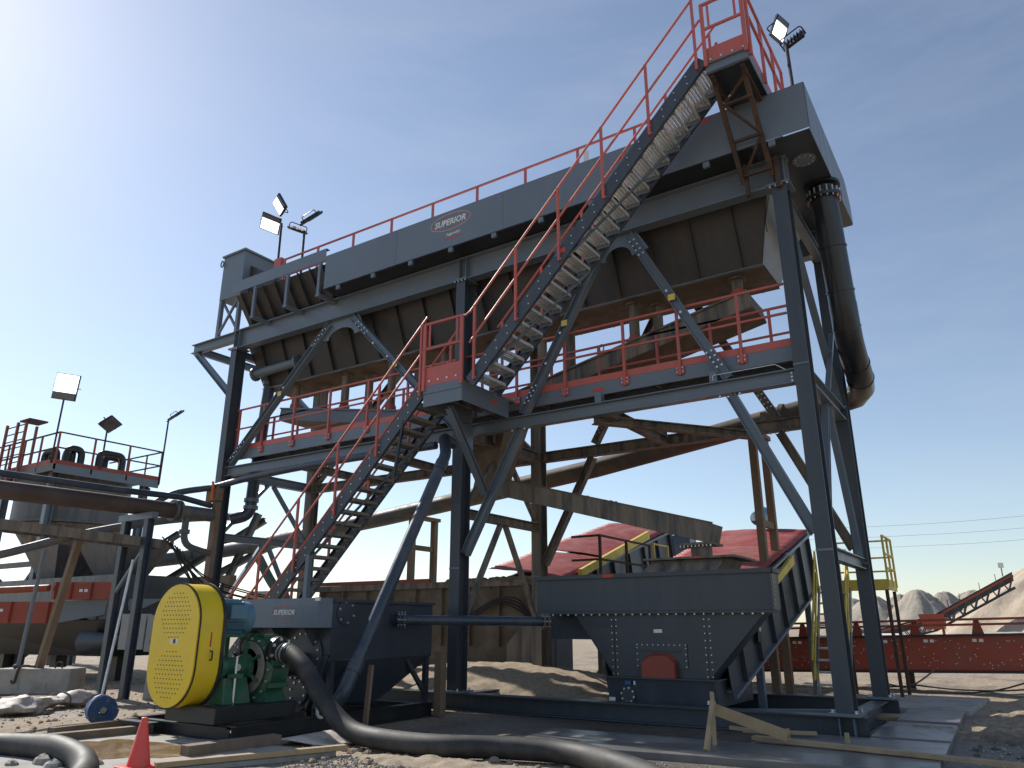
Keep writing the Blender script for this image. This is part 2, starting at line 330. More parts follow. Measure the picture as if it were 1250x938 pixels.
# ================================================================ MAIN SUPPORT FRAME
XL, XM, XR = -17.83, -9.65, -2.465; YF, YB = 12.66, 15.85; BT = .2
FR = thing('support_frame', 'tall dark slate steel frame of columns, beams and diagonal braces carrying the long tank', 'steel frame', (XM, (YF+YB)/2, GZ))
sl8 = M['slate']
cols = []
for y in (YF, YB):
    for x in (XL, XM, XR):
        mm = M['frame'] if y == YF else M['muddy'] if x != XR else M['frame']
        o = part('column', MB().ib((x, y, BT + .045), (x, y, 9.03), .25, .34), mm, FR)
        mb = MB().box(x-.22, x+.22, y-.26, y+.26, BT + .002, BT + .043)
        pl = part('base_plate', mb, M['slate'], o)
        mb = MB().box(x-.2, x+.2, y-.23, y+.23, 9.032, 9.066)
        part('cap_plate', mb, M['slate'], o)
        mb = MB()
        for sx in (-.16, .16):
            for sy in (-.2, .2): mb.cyl((x+sx, y+sy, BT+.04), (x+sx, y+sy, BT+.085), .022, 6)
        for sx in (-.15, -.05, .05, .15): mb.cyl((x+sx, y-.2, 9.0), (x+sx, y-.2, 9.035), .022, 6)
        tag(part('bolts', mb, M['bolt'], o), kind='stuff')
        cols.append(o)
# splice plates half way up the right columns
for x in (XM, XR):
    for y in (YF, YB):
        part('splice_plate', MB().box(x-.128, x+.128, y-.182, y-.1725, 2.55, 2.585), sl8, FR); 
        part('splice_plate', MB().box(x-.128, x+.128, y-.182, y-.1725, 5.6, 5.63), sl8, FR)
def part_list(name, items, m, parent=FR):
    return [part(name, mb, m, parent) for mb in items]
for y in (YF, YB):
    mm = M['slate']
    b = part('top_beam', MB().ib((-17.95, y, 9.358), (-2.3, y, 9.358), .26, .575, tf=.025), mm, FR)
    # web stiffeners
    for x in (XL-.1, XL+.1, XM-.1, XM+.1, XR-.1, XR+.1):
        for s in (-1, 1): part('web_stiffener', MB().box(x-.007, x+.007, y + s*.009, y + s*.128, 9.098, 9.618), mm, b)
    part('cantilever_beam', MB().ib((-20.05, y, 9.5), (-17.955, y, 9.5), .2, .28, tf=.02), mm, FR)
    part('knee_brace', MB().ib((-19.85, y, 9.34), (XL-.13, y, 7.7), .15, .16), mm, FR)
    # chord under the walkway
    c_ = M['slate'] if y == YF else M['muddy']
    for a, z in ((XL, XM), (XM, XR)):
        part('chord_beam', MB().ib((a+.14, y, 5.455), (z-.14, y, 5.455), .2, .25), c_, FR)
part('cantilever_cross_beam', MB().ib((-19.97, YF+.11, 9.5), (-19.97, YB-.11, 9.5), .14, .22), M['slate'], FR)
# transverse members
for x in (XL, XM, XR):
    mm = M['muddy'] if x == XM else M['slate']
    part('cross_beam', MB().ib((x, YF+.18, 5.455), (x, YB-.18, 5.455), .2, .25), mm, FR)
    zz = 3.72 if x != XR else 2.55
    part('cross_beam', MB().ib((x, YF+.18, zz), (x, YB-.18, zz), .16, .2), mm, FR)
    part('cross_beam', MB().ib((x, YF+.18, 8.93), (x, YB-.18, 8.93), .16, .2), M['slate'], FR)
    ym = (YF + YB) / 2
    if x != XR:
        part('cross_brace', MB().bar((x, ym-.1, zz-.1), (x, YF+.2, 1.6), .1), mm, FR); part('cross_brace', MB().bar((x, ym+.1, zz-.1), (x, YB-.2, 1.6), .1), mm, FR)
        part('cross_brace', MB().bar((x, YF+.2, 3.9), (x, ym-.1, 5.32), .1), mm, FR); part('cross_brace', MB().bar((x, YB-.2, 3.9), (x, ym+.1, 5.32), .1), mm, FR)
    else:
        part('cross_brace', MB().ib((x, YF+.2, 8.7), (x, YB-.2, 5.65), .12, .12), M['slate'], FR)
        part('cross_brace', MB().ib((x, YB-.2, 2.6), (x, ym+.1, 5.3), .12, .12), M['slate'], FR)
        part('cross_brace', MB().ib((x, YF+.2, 2.7), (x, ym-.1, 5.3), .12, .12), M['slate'], FR)
        part('cross_brace', MB().bar((x+.06, ym, 5.6), (x+.06, YB-.35, 7.1), .09), M['slate'], FR)
# floor beams between the two chords
for x in (-15.2, -12.5, -6.2):
    part('floor_beam', MB().ib((x, YF+.11, 5.42), (x, YB-.11, 5.42), .16, .2), M['muddy'], FR)
part('floor_brace', MB().ib((-6.5, YF+.12, 5.30), (-4.3, YB-.15, 5.30), .2, .16), M['muddy'], FR)
# diagonal braces of the two long faces
def brace(x0, z0, x1, z1, y, m, w=.17, h=.17, name='diagonal_brace'):
    o = part(name, MB().ib((x0, y, z0), (x1, y, z1), w, h, tf=.014, tw=.012), m, FR)
    return o
for y in (YF, YB):
    f = y == YF
    mA = M['slate'] if f else M['muddy']
    brace(-17.62, 5.66, -14.05, 9.0, y, mA); brace(-13.25, 9.02, -9.85, 5.62, y, mA)
    brace(-8.05, 5.62, -6.02, 9.0, y, mA); brace(-5.5, 9.02, -3.75, 5.64, y, mA)
    brace(-8.12, 5.31, -9.5, 2.85, y, mA); brace(-3.72, 5.31, -2.6, 2.85, y, mA)
    # gussets with an arched underside at the two apexes
    for (xa, xb) in ((-14.15, -13.15), (-6.08, -5.44)):
        n = 9; xm = (xa + xb) / 2; wv = (xb - xa) / 2
        yg = y + .0135
        pts = [(xa - .1, yg, 9.065), (xb + .1, yg, 9.065), (xb + .35, yg, 8.62)] + [(xm + wv*math.cos(math.pi*i/(n-1))*.95, yg, 8.55 + .27*math.sin(math.pi*i/(n-1))) for i in range(n)] + [(xa - .35, yg, 8.62)]
        part('gusset_plate', MB().plate(pts, .012), mA, FR)
    mb = MB(); yy = y - .0865
    for (xx, zz, dx, dz) in ((-17.45, 5.83, .13, .12), (-14.2, 8.85, -.12, -.115), (-13.0, 8.78, .11, -.11), (-7.92, 5.85, .06, .1), (-6.15, 8.78, -.065, -.11), (-5.4, 8.82, .06, -.115), (-3.86, 5.86, -.055, .1)):
        for k in range(4):
            for s in (-.045, .045): mb.cyl((xx+dx*k+s, yy, zz+dz*k+s*.3), (xx+dx*k+s, yy-.016, zz+dz*k+s*.3), .021, 6)
    for (xx, zz) in ((-11.9, 7.65), (-15.6, 7.5), (-4.75, 7.55), (-4.5, 7.05), (-7.1, 7.2), (-7.45, 6.6), (-12.4, 8.1)):
        mb.cyl((xx, yy, zz), (xx, yy-.016, zz), .028, 8)
    for xx in (-8.3, -8.0, -3.9, -3.55):
        mb.cyl((xx, y-.07, 5.31), (xx, y-.07, 5.28), .025, 6)
    for xx in (XL+.2, XM-.2, XM+.2, XR-.2):
        for zz in (5.39, 5.455, 5.52): mb.cyl((xx, y-.0075, zz), (xx, y-.03, zz), .02, 6)
    tag(part('bolts', mb, M['bolt'], FR), kind='stuff')
    for xx, zz in ((-11.65, 7.4), (-15.75, 7.36), (-4.66, 7.4), (-7.0, 7.4)):
        d = .07
        if f: part('sticker', MB().box(xx-d, xx+d, y-.0885, y-.0865, zz-d*.9, zz+d*.9), M['ylabel'], FR)
    # upright stubs between chord and walkway
    for xx in (-12.0, -6.3, -4.0): part('walkway_stub', MB().ib((xx, y, 5.585), (xx, y, 5.78), .14, .14), mA, FR)
# base of beams on the ground
for y in (YF, YB):
    part('base_beam', MB().ib((-18.1, y, .05), (-2.2, y, .05), .3, .298, tf=.022), M['frame'], FR)
for x in (XL, XM, XR):
    part('base_cross_beam', MB().ib((x, YF+.16, .045), (x, YB-.16, .045), .26, .28, tf=.022), M['frame'], FR)
part('base_tie', MB().bar((-2.62, 14.2, .12), (-5.0, 12.85, .12), .1, .05), M['galv'] if False else M['slate'], FR)
part('base_tie', MB().bar((-4.9, 15.6, .12), (-5.9, 12.85, .12), .1, .05), M['slate'], FR)
for x in (XR-.1, XR+.1):
    for s in (-1, 1): part('base_stiffener', MB().box(x-.008, x+.008, YF+s*.02, YF+s*.149, -.075, .175), M['slate'], FR)
part('foot_block', MB().box(-2.72, -2.19, YB-.35, YB+.35, -.1, -.099+.0), M['wood'], FR) if False else None
# ================================================================ LONG TANK
TK = thing('washing_tank', 'long dark slate tank with ribbed hopper sides and front trough atop the frame', 'tank', (XM, 14.25, 9.65))
X0, X1 = -17.6, -3.15
sec = [(12.86, 9.62), (13.5, 8.07), (14.75, 8.07), (15.6, 9.62)]
part('hopper_side', MB().plate([(X0-.35, 12.86, 9.62), (X1+.45, 12.86, 9.62), (X1, 13.5, 8.07), (X0, 13.5, 8.07)], .012), M['hopper'], TK)
part('hopper_side', MB().plate([(X0-.35, 15.6, 9.62), (X0, 14.75, 8.07), (X1, 14.75, 8.07), (X1+.45, 15.6, 9.62)], .012), M['hopper'], TK)
part('hopper_floor', MB().box(X0, X1, 13.46, 14.79, 8.045, 8.063), M['mudbrown'], TK)
part('hopper_end', MB().plate([(X1+.46, 12.88, 9.6), (X1+.46, 15.58, 9.6), (X1+.012, 14.74, 8.08), (X1+.012, 13.52, 8.08)], .012), M['cabinet'], TK)
part('hopper_end', MB().plate([(X0-.36, 12.88, 9.6), (X0-.012, 13.52, 8.08), (X0-.012, 14.74, 8.08), (X0-.36, 15.58, 9.6)], .012), M['hopper'], TK)
# weld seam of the end plate
mb = MB(); sp = [(X1+.40, 13.0, 9.3), (X1+.30, 13.06, 8.95), (X1+.235, 13.12, 8.75), (X1+.2, 13.3, 8.6)]
mb.tube(smooth_path([V(p) + V((.012, 0, 0)) for p in sp], 3), .008, 5); part('weld_seam', mb, M['black'], TK)
n_r = 17
for sgn in (0, 1):
    src = None
    for i in range(n_r):
        x = X0 + .35 + i * (X1 - X0 - .7) / (n_r - 1)
        if sgn == 0: a = V((x, 12.855, 9.6)); b = V((x, 13.49, 8.09)); up = (0, -1, -.4)
        else: a = V((x, 15.605, 9.6)); b = V((x, 14.76, 8.09)); up = (0, 1, -.4)
        if src is None: src = part('hopper_rib', MB().prism([(-.006, .003), (.006, .003), (.006, .085), (-.006, .085)], a, b, up), M['hopper'], TK); x00 = x
        else: rep(src, (x - x00, 0, 0))
part('hopper_flange', MB().box(X0-.03, X1+.03, 13.44, 13.52, 8.03, 8.043), M['slate'], TK)
# tank box above the beams
part('tank_wall', MB().box(-17.7, -2.75, 12.80, 12.815, 9.66, 10.56), M['hopper'], TK)
part('tank_wall', MB().box(-17.7, -2.75, 15.7, 15.715, 9.66, 10.56), M['hopper'], TK)
part('tank_deck', MB().box(-13.65, -2.76, 12.82, 15.69, 10.50, 10.53), M['galv'], TK)
# front trough: separate panels with seams
YT = 12.0
px = [-13.70, -11.25, -8.15, -5.05, -1.745]
for a, b in zip(px, px[1:]):
    zt0 = 10.60
    p = part('trough_panel', MB().box(a+.001, b-.001, YT, YT+.012, 9.68, zt0), M['slate'], TK)
    part('panel_lip', MB().box(a+.004, b-.004, YT-.0, YT+.1, zt0+.002, zt0+.016), M['slate'], p)
    part('seam_strip', MB().box(b-.022, b-.003, YT-.004, YT-.0005, 9.68, zt0), M['slate'], p) if b < -2 else None
part('trough_floor', MB().box(-13.7, -2.2, YT+.013, 12.79, 9.66, 9.675), M['black'], TK)  # black colour stands in for the shade under the trough
part('trough_end', MB().box(-13.715, -13.703, YT, 12.79, 9.66, 10.6), M['slate'], TK)
tab = None
for i in range(10):
    x = -13.2 + i*1.2
    mb = MB().box(x-.06, x+.06, YT+.002, YT+.06, 9.55, 9.659)
    if tab is None: tab = part('trough_tab', mb, M['slate'], TK); t0 = x
    else: rep(tab, (x-t0, 0, 0))
# end trough on the right
part('end_trough_panel', MB().plate([(-1.745, YT, 9.60), (-1.745, 15.95, 9.66), (-1.745, 15.95, 10.1), (-1.745, 15.6, 10.55), (-1.745, YT, 10.60)], .012), M['slate'], TK)
part('end_trough_floor', MB().box(-2.75, -1.752, YT+.013, 15.95, 9.64, 9.654), M['slate_sump_shade'], TK)  # darker paint stands in for shade beneath the end trough
part('end_trough_back', MB().box(-2.75, -1.752, 15.951, 15.963, 9.64, 10.1), M['slate'], TK)
mb = MB()
for i in range(10):
    a = 2*math.pi*i/10; mb.cyl((-2.05+.16*math.cos(a), 12.9+.16*math.sin(a), 9.642), (-2.05+.16*math.cos(a), 12.9+.16*math.sin(a), 9.61), .018, 6)
mb2 = MB().cyl((-2.05, 12.9, 9.641), (-2.05, 12.9, 9.622), .21, 20)
q = part('blind_flange', mb2, M['slate'], TK); tag(part('bolts', mb, M['bolt'], q), kind='stuff')
# raised lip on legs at the left, with sloping fins behind
part('feed_lip', MB().box(-17.55, -13.72, YT, YT+.012, 10.5, 10.83), M['slate'], TK)
part('feed_lip_flange', MB().box(-17.55, -13.72, YT, YT+.12, 10.832, 10.846), M['slate'], TK)
for x in (-16.55, -15.2, -13.95):
    o = part('lip_leg', MB().box(x-.045, x+.045, YT+.014, YT+.08, 9.62, 10.5), M['slate'], TK)
    part('lip_foot', MB().box(x-.07, x+.07, YT+.014, 12.78, 9.54, 9.617), M['slate'], o)
part('feed_slope', MB().plate([(-17.55, 12.16, 10.5), (-13.72, 12.16, 10.5), (-13.72, 12.78, 9.68), (-17.55, 12.78, 9.68)], .01), M['hopper'], TK)
for i in range(8):
    x = -17.25 + i*.47
    part('feed_fin', MB().plate([(x, 12.05, 10.5), (x, 12.14, 10.5), (x, 12.77, 9.68), (x, 12.60, 9.68)], .014), M['hopper'], TK)
# emblem on the trough panel
ex, ez = -9.62, 10.33
lo = part('emblem_border', ring((ex, YT-.0005, ez), (1,0,0), (0,0,1), .56, .19, .014), M['redlabel'], TK)
part('emblem_border', ring((ex, YT-.0005, ez), (1,0,0), (0,0,1), .58, .208, .007), M['label'], TK)
text('SUPERIOR', (ex, YT-.003, ez), (1,0,0), (0,0,1), .16, M['label'], TK, 'emblem_lettering', .025, .2, .9)
text('Aggredry', (ex+.1, YT-.003, ez-.33), (1,0,0), (0,0,1), .09, M['label'], TK, 'product_lettering', .01, .2, .42)
part('underline', MB().box(ex-.14, ex+.32, YT-.005, YT-.0005, ez-.435, ez-.41), M['redlabel'], TK)
part('sticker', MB().box(-3.75, -3.45, YT-.004, YT-.0005, 10.5, 10.57), M['redlabel'], TK)
# outlet pipe stub with bolted flange at the left bottom
o = part('outlet_stub', MB().cyl((-17.55, 13.05, 8.35), (-15.9, 13.25, 8.5), .13, 16), M['slate'], TK)
for (x, y, z) in ((-17.5, 13.06, 8.355), (-15.95, 13.245, 8.495)): 
    d = V((1.65, .2, .15)).normalized(); mb = MB().cyl(V((x,y,z))-d*.03, V((x,y,z))+d*.03, .2, 18)
    for i in range(10):
        dd, s, u = frame(d); a = 2*math.pi*i/10; c = V((x,y,z)) + (s*math.cos(a)+u*math.sin(a))*.165; mb.cyl(c-d*.055, c+d*.055, .02, 6)
    part('pipe_flange', mb, M['slate'], o)
# down comer on the left column
part('downcomer', MB().tube(arc_path([(-17.45, 13.6, 8.9), (-17.45, 13.35, 4.9), (-17.45, 13.35, 4.35), (-17.75, 12.95, 4.2)], .3), .16, 16), M['bluepipe'], TK)
for z in (4.75, 4.55, 8.2): part('pipe_coupling', MB().cyl((-17.45, 13.35+(.21 if z > 6 else 0), z-.05), (-17.45, 13.35+(.21 if z > 6 else 0), z+.05), .2, 16), M['slate'], TK)
# discharge spouts under the hopper, each with a red pinch valve
for i, x in enumerate((-16.6, -15.8, -14.6, -14.05, -12.9, -12.3, -11.2, -9.9, -8.3, -7.75, -6.0, -5.6, -3.75)):
    yy = 13.85 + (.35 if i % 2 else 0)
    zfl = (7.05 - (x + 17)*.169) if x < -9.7 else (7.32 - (-3.45 - x)*.2167)
    zb = zfl + .36
    o = part('discharge_spout', MB().cyl((x, yy, 8.045), (x, yy, min(zb, 8.02)), .11, 14), M['muddy'], TK)
    part('spout_flange', MB().cyl((x, yy, 8.043), (x, yy, 8.0), .19, 14), M['muddy'], o)
    part('pinch_valve', MB().tube([(x, yy, zb+.18), (x, yy, zb+.12), (x, yy, zb-.1), (x, yy, zb-.16)], [.12, .145, .145, .12], 14), M['redplate'], o)
# feed box on legs at the far left end
FB = thing('feed_box', 'tall slate steel box on braced legs at the left end of the long tank', 'hopper', (-18.5, 13.3, 9.65))
a, b, c, d = -19.0, -18.0, 12.6, 14.1
for nm, mb in (('front_plate', MB().box(a, b, c, c+.012, 10.87, 12.36)), ('back_plate', MB().box(a, b, d-.012, d, 10.87, 12.36)), ('side_plate', MB().box(a, a+.012, c+.013, d-.013, 10.87, 12.36)), ('side_plate', MB().box(b-.012, b, c+.013, d-.013, 10.87, 12.36)), ('floor_plate', MB().box(a+.013, b-.013, c+.013, d-.013, 10.87, 10.885))):
    part(nm, mb, M['slate'], FB)
for y0, y1 in ((c-.05, c-.001), (d+.001, d+.05)): part('rim', MB().box(a-.05, b+.05, y0, y1, 12.31, 12.37), M['slate'], FB)
for x0, x1 in ((a-.05, a-.001), (b+.001, b+.05)): part('rim', MB().box(x0, x1, c, d, 12.31, 12.37), M['slate'], FB)
part('lifting_eye', ring((a-.02, c-.03, 12.1), (1,0,0), (0,0,1), .08, .12, .03, 16, .03), M['slate'], FB)
for x in (a+.06, b-.06):
    for y in (c+.06, d-.06): part('leg', MB().bar((x, y, 9.655), (x, y, 10.86), .11), M['slate'], FB)
for y in (c+.06, d-.06):
    part('leg_brace', MB().bar((a+.1, y-.02, 9.75), (b-.1, y-.02, 10.8), .06), M['slate'], FB); part('leg_brace', MB().bar((a+.1, y+.045, 10.8), (b-.1, y+.045, 9.75), .06), M['slate'], FB)
part('fill_chute', MB().hexa([(b+.001, 12.85, 10.95), (b+.001, 13.9, 10.95), (b+.001, 13.9, 11.9), (b+.001, 12.85, 11.9)], [(b+1.3, 12.85, 10.62), (b+1.3, 13.9, 10.62), (b+1.3, 13.9, 10.95), (b+1.3, 12.85, 10.95)]), M['hopper'], FB)

# ---------------------------------------------------------------- big downpipe and long pipe behind the frame
DP = thing('slurry_pipe', 'fat pipe dropping black from the tank end, then running muddy behind the frame', 'pipe', (-1.97, 14.0, 3.9))
part('drop_pipe', MB().tube([(-1.97, 14.0, 9.5), (-1.98, 14.62, 6.79)], .245, 24), M['hdpe'], DP)
mb = MB()
mb.tube([(-1.977, 14.5, 7.32), (-1.98, 14.6, 6.88), (-1.985, 14.72, 6.66), (-1.99, 14.9, 6.5), (-2.0, 15.25, 6.32), (-2.02, 15.7, 6.2), (-2.1, 16.3, 6.12), (-2.3, 16.75, 6.09), (-2.75, 17.0, 6.07)], .25, 20)
part('elbow', mb, M['hdpe'], DP)
for p, d_ in (((-1.974, 14.25, 8.4), (0, .225, -1)), ((-1.978, 14.45, 7.55), (0, .225, -1)), ((-1.98, 14.6, 6.86), (0, .4, -1)), ((-2.0, 15.25, 6.33), (0, 1, -.35)), ((-2.03, 15.8, 6.19), (-.05, 1, -.2))):
    d = V(d_).normalized(); part('weld_ring', MB().cyl(V(p)-d*.015, V(p)+d*.015, .262, 24), M['hdpe'], DP)
lp = [(-2.75, 17.0, 6.07), (-3.35, 17, 6.03), (-8.67, 17, 5.29), (-13.5, 17, 4.8), (-15.83, 17, 4.57), (-22.26, 17, 4.04), (-25.8, 17, 3.85), (-30.5, 17, 3.72)]
cut = [(0, 2), (2, 3), (3, 5), (5, 7)]
for i, j in cut:
    part('pipe_length', MB().tube(lp[i:j+1], .24, 20), M['pipebrown'] if i < 3 else M['plantgrey'], DP)
part('end_elbow', MB().tube(smooth_path([(-30.5, 17, 3.72), (-31.1, 17, 3.68), (-31.5, 17.0, 3.4), (-31.7, 17, 2.9)], 4), .25, 16), M['plantgrey'], DP)
for x, z in ((-3.9, 5.95), (-25.0, 3.88)):
    part('pipe_coupling', MB().cyl((x-.05, 17, z+.005), (x+.05, 17, z-.005), .285, 20), M['pipebrown'], DP)
fl = MB().cyl((-1.97, 14.0, 9.64), (-1.97, 14.0, 9.58), .33, 24).cyl((-1.97, 14.03, 9.36), (-1.97, 14.02, 9.42), .33, 24).cyl((-1.97, 14.0, 9.58), (-1.97, 14.02, 9.42), .24, 24)
fo = part('top_flange', fl, M['hdpe'], DP)
part('gasket', MB().cyl((-1.97, 14.03, 9.34), (-1.97, 14.03, 9.36), .325, 24), M['redplate'], fo)
mb = MB()
for i in range(16):
    a = 2*math.pi*i/16; x = -1.97+.29*math.cos(a); y = 14.01+.29*math.sin(a); mb.cyl((x, y, 9.28), (x, y, 9.5), .016, 6)
tag(part('bolts', mb, M['bolt'], fo), kind='stuff')
for x in (-4.55, -14.5):
    z = 5.86 if x > -10 else 4.7
    SP = thing('pipe_trestle', 'muddy brown trestle of two posts holding the long pipe behind the ' + ('right' if x > -10 else 'middle') + ' column', 'trestle', (x, 17.3, GZ), 'trestles under the long pipe')
    top = 5.62 if x > -10 else 4.42
    for y in (16.75, 17.75): part('post', MB().bar((x, y, GZ-.05), (x, y, top), .16), M['brownpost'], SP)
    part('cross_bar', MB().bar((x, 16.68, top-.08), (x, 17.82, top-.08), .2, .12), M['brownpost'], SP) if False else None
    part('saddle', MB().box(x-.12, x+.12, 16.6, 17.9, top+.002, top+.1), M['brownpost'], SP)
    for zz in (1.9, 3.6): part('cross_bar', MB().bar((x, 16.84, zz), (x, 17.66, zz), .1, .14), M['brownpost'], SP)

# ---------------------------------------------------------------- flumes under the tank, chute and cross flume
def flume(name, label, p, q, w, h, m, mf):
    p = V(p); q = V(q); t = thing(name, label, 'chute', (p.x, p.y, min(p.z, q.z)))
    d, s, u = frame(q - p)
    for k, nm in ((-1, 'side_plate'), (1, 'side_plate')):
        o = s*(w/2*k); part(nm, MB().hexa([p+o-s*.006, p+o+s*.006, p+o+s*.006+u*h, p+o-s*.006+u*h], [q+o-s*.006, q+o+s*.006, q+o+s*.006+u*h, q+o-s*.006+u*h]), m, t)
        e = s*(w/2*k + .03*k); part('rim', MB().bar(p+e+u*(h+.0), q+e+u*(h+.0), .05, .04, u), m, t)
    part('floor_plate', MB().hexa([p-s*w/2-u*.014, p+s*w/2-u*.014, p+s*w/2-u*.002, p-s*w/2-u*.002], [q-s*w/2-u*.014, q+s*w/2-u*.014, q+s*w/2-u*.002, q-s*w/2-u*.002]), mf, t)
    for (e, nm) in ((p, 'end_plate'),): part(nm, MB().hexa([e-s*(w/2-.007), e+s*(w/2-.007), e+s*(w/2-.007)+u*h, e-s*(w/2-.007)+u*h], [e+d*.01-s*(w/2-.007), e+d*.01+s*(w/2-.007), e+d*.01+s*(w/2-.007)+u*h, e+d*.01-s*(w/2-.007)+u*h]), m, t)
    return t, d, s, u
ft, d, s, u = flume('collecting_flume', 'mud-stained open flume sloping down left under the right half of the tank', (-3.45, 14.15, 7.32), (-8.85, 14.15, 6.15), 1.0, .34, M['muddy'], M['mudbrown'])
for k in (.35, .6): part('lifting_eye', ring(V((-3.45,14.15,7.32)).lerp(V((-8.85,14.15,6.15)), k) + V((0, -.5, .5)), (1,0,0), (0,0,1), .06, .09, .02, 14, .02), M['muddy'], ft)
flume('collecting_flume', 'mud-stained open flume sloping down right under the left half of the tank', (-17.0, 14.15, 7.05), (-10.5, 14.15, 5.95), 1.0, .34, M['slate'], M['mudbrown'])
CH = thing('drop_chute', 'mud-caked steel drop chute hanging behind the middle column', 'chute', (-9.6, 14.2, 4.3))
part('chute_body', MB().hexa([(-10.3, 13.7, 6.1), (-9.15, 13.7, 6.1), (-9.15, 14.7, 6.1), (-10.3, 14.7, 6.1)][::-1], [(-10.15, 13.9, 4.5), (-9.65, 13.9, 4.5), (-9.65, 14.5, 4.5), (-10.15, 14.5, 4.5)][::-1]), M['mudbrown'], CH)
part('chute_rim', MB().box(-10.35, -9.1, 13.62, 14.78, 6.102, 6.17), M['muddy'], CH)
for x in (-10.0, -9.5): part('chute_rib', MB().box(x-.01, x+.01, 13.62, 13.72, 5.4, 6.1), M['muddy'], CH)
XF = thing('cross_flume', 'mud-streaked closed box flume sloping down right from the drop chute to the big sump', 'chute', (-7.3, 14.2, 2.9))
p, q = V((-10.2, 14.2, 4.62)), V((-4.72, 14.2, 3.10))
d, s, u = frame(q-p)
part('duct', MB().bar(p, q, .62, .36), M['muddy'], XF)
part('duct_rim', MB().bar(p+u*.195+s*.3, q+u*.195+s*.3, .05, .028, u), M['mudbrown'], XF)
part('spout', MB().cyl((-5.02, 14.2, 2.96), (-5.02, 14.2, 2.5), .2, 18), M['muddy'], XF)
mb = MB().box(-5.36, -4.7, 13.87, 14.53, 2.9, 2.94)
fo = part('spout_flange', mb, M['muddy'], XF)
mb = MB()
for i in range(9): mb.cyl((-5.32+i*.073, 13.9, 2.9), (-5.32+i*.073, 13.9, 2.865), .016, 6)
tag(part('bolts', mb, M['bolt'], fo), kind='stuff')
mb = MB()
for i in range(38):
    k = rnd.random(); c = p.lerp(q, k*.65) + V((0, rnd.uniform(-.3, .25), .2)); mb.sph(c, rnd.uniform(.02, .06), 6, 4, (1.4, 1, .7), .4)
tag(part('dried_mud', mb, M['mudbrown'], XF), kind='stuff')
# ================================================================ WALKWAYS, LANDING, STAIRS
RD = M['red']
def railing(parent, pts, posts, h=1.12, foot=.17, mid=True, side=V((0, -1, 0)), rail=.042, bolt=True, post=.05):
    """pts: polyline at deck level; posts: points at deck level"""
    pts = [V(p) for p in pts]
    for i in range(len(pts) - 1):
        part('top_rail', MB().bar(pts[i]+V((0,0,h)), pts[i+1]+V((0,0,h)), rail), RD, parent)
        if mid: part('mid_rail', MB().bar(pts[i]+V((0,0,h*.52)), pts[i+1]+V((0,0,h*.52)), rail*.9), RD, parent)
    src = None
    for q in posts:
        q = V(q)
        if src is None:
            src = part('post', MB().box(q.x-post/2, q.x+post/2, q.y-post/2, q.y+post/2, q.z-foot, q.z+h-.022), RD, parent); q0 = q
            if bolt:
                mb = MB()
                for z in (-.12, -.04):
                    for sx in (-.055, .055): mb.cyl(q + V((sx, -.005, z)), q + V((sx, -.03, z)), .014, 6)
                b0 = part('bolts', mb, M['bolt'], src); tag(b0, kind='stuff')
                fp = part('foot_plate', MB().box(q.x-.08, q.x+.08, q.y-.006, q.y+.02, q.z-.16, q.z-.005), RD, src)
        else:
            c = rep(src, q - q0)
            for k in list(src.children): 
                kk = k.copy(); C.objects.link(kk); kk.parent = c
DZ = 6.06
def walkway(label, xa, xb, posts, yo, yi, sgn):
    t = thing('walkway', label, 'walkway', ((xa+xb)/2, (yo+yi)/2, 5.7), 'walkways of the main frame')
    part('deck', MB().box(xa, xb, yo+.03*sgn, yi, DZ-.035, DZ), M['muddy'], t)
    part('fascia_channel', MB().box(xa, xb, yo, yo+.028*sgn, DZ-.27, DZ-.002), M['slate'], t)
    part('fascia_channel', MB().box(xa, xb, yi+.002*sgn, yi+.02*sgn, DZ-.22, DZ-.002), M['slate'], t)
    part('toe_board', MB().box(xa, xb, yo, yo+.01*sgn, DZ+.002, DZ+.14), RD, t)
    part('toe_board', MB().box(xa, xb, yi+.002*sgn, yi+.012*sgn, DZ+.002, DZ+.12), RD, t)
    part('grating_edge', MB().box(xa, xb, yo+.011*sgn, yo+.03*sgn, DZ+.002, DZ+.03), M['galv'], t)
    railing(t, [(xa, yo-.03*sgn, DZ), (xb, yo-.03*sgn, DZ)], [(x, yo-.03*sgn, DZ) for x in posts], h=1.16, foot=.18)
    railing(t, [(xa, yi+.045*sgn, DZ), (xb, yi+.045*sgn, DZ)], [(x+.33, yi+.045*sgn, DZ) for x in posts if x + .33 < xb], h=1.12, foot=.1, bolt=False)
    n = int((xb - xa) / 1.3)
    for i in range(n + 1): 
        x = xa + .1 + (xb - xa - .2) * i / n
        part('deck_bearer', MB().box(x-.02, x+.02, yo+.03*sgn, yi, DZ-.13, DZ-.037), M['muddy'], t)
    return t
w1 = walkway('left front walkway with red railings beneath the left half of the long tank', -17.66, -9.42, [x*1.023 for x in (-17.15, -16.15, -14.95, -13.65, -12.35, -11.1, -9.95)], 12.78, 13.62, 1)
w2 = walkway('right front walkway with red railings between landing and right column', -9.35, -2.65, [x*1.023 for x in (-8.1, -6.95, -5.65, -4.55, -3.42)], 12.78, 13.62, 1)
part('sticker', MB().box(-6.5, -6.25, 12.777, 12.7795, 5.88, 5.94), M['redlabel'], w2)
part('conduit', MB().tube(arc_path([(-4.0, 12.57, 5.60), (-4.0, 12.57, 5.70), (-2.9, 12.57, 5.70), (-2.72, 12.57, 5.56)], .03, 3), .008, 6), M['galv'], w2)
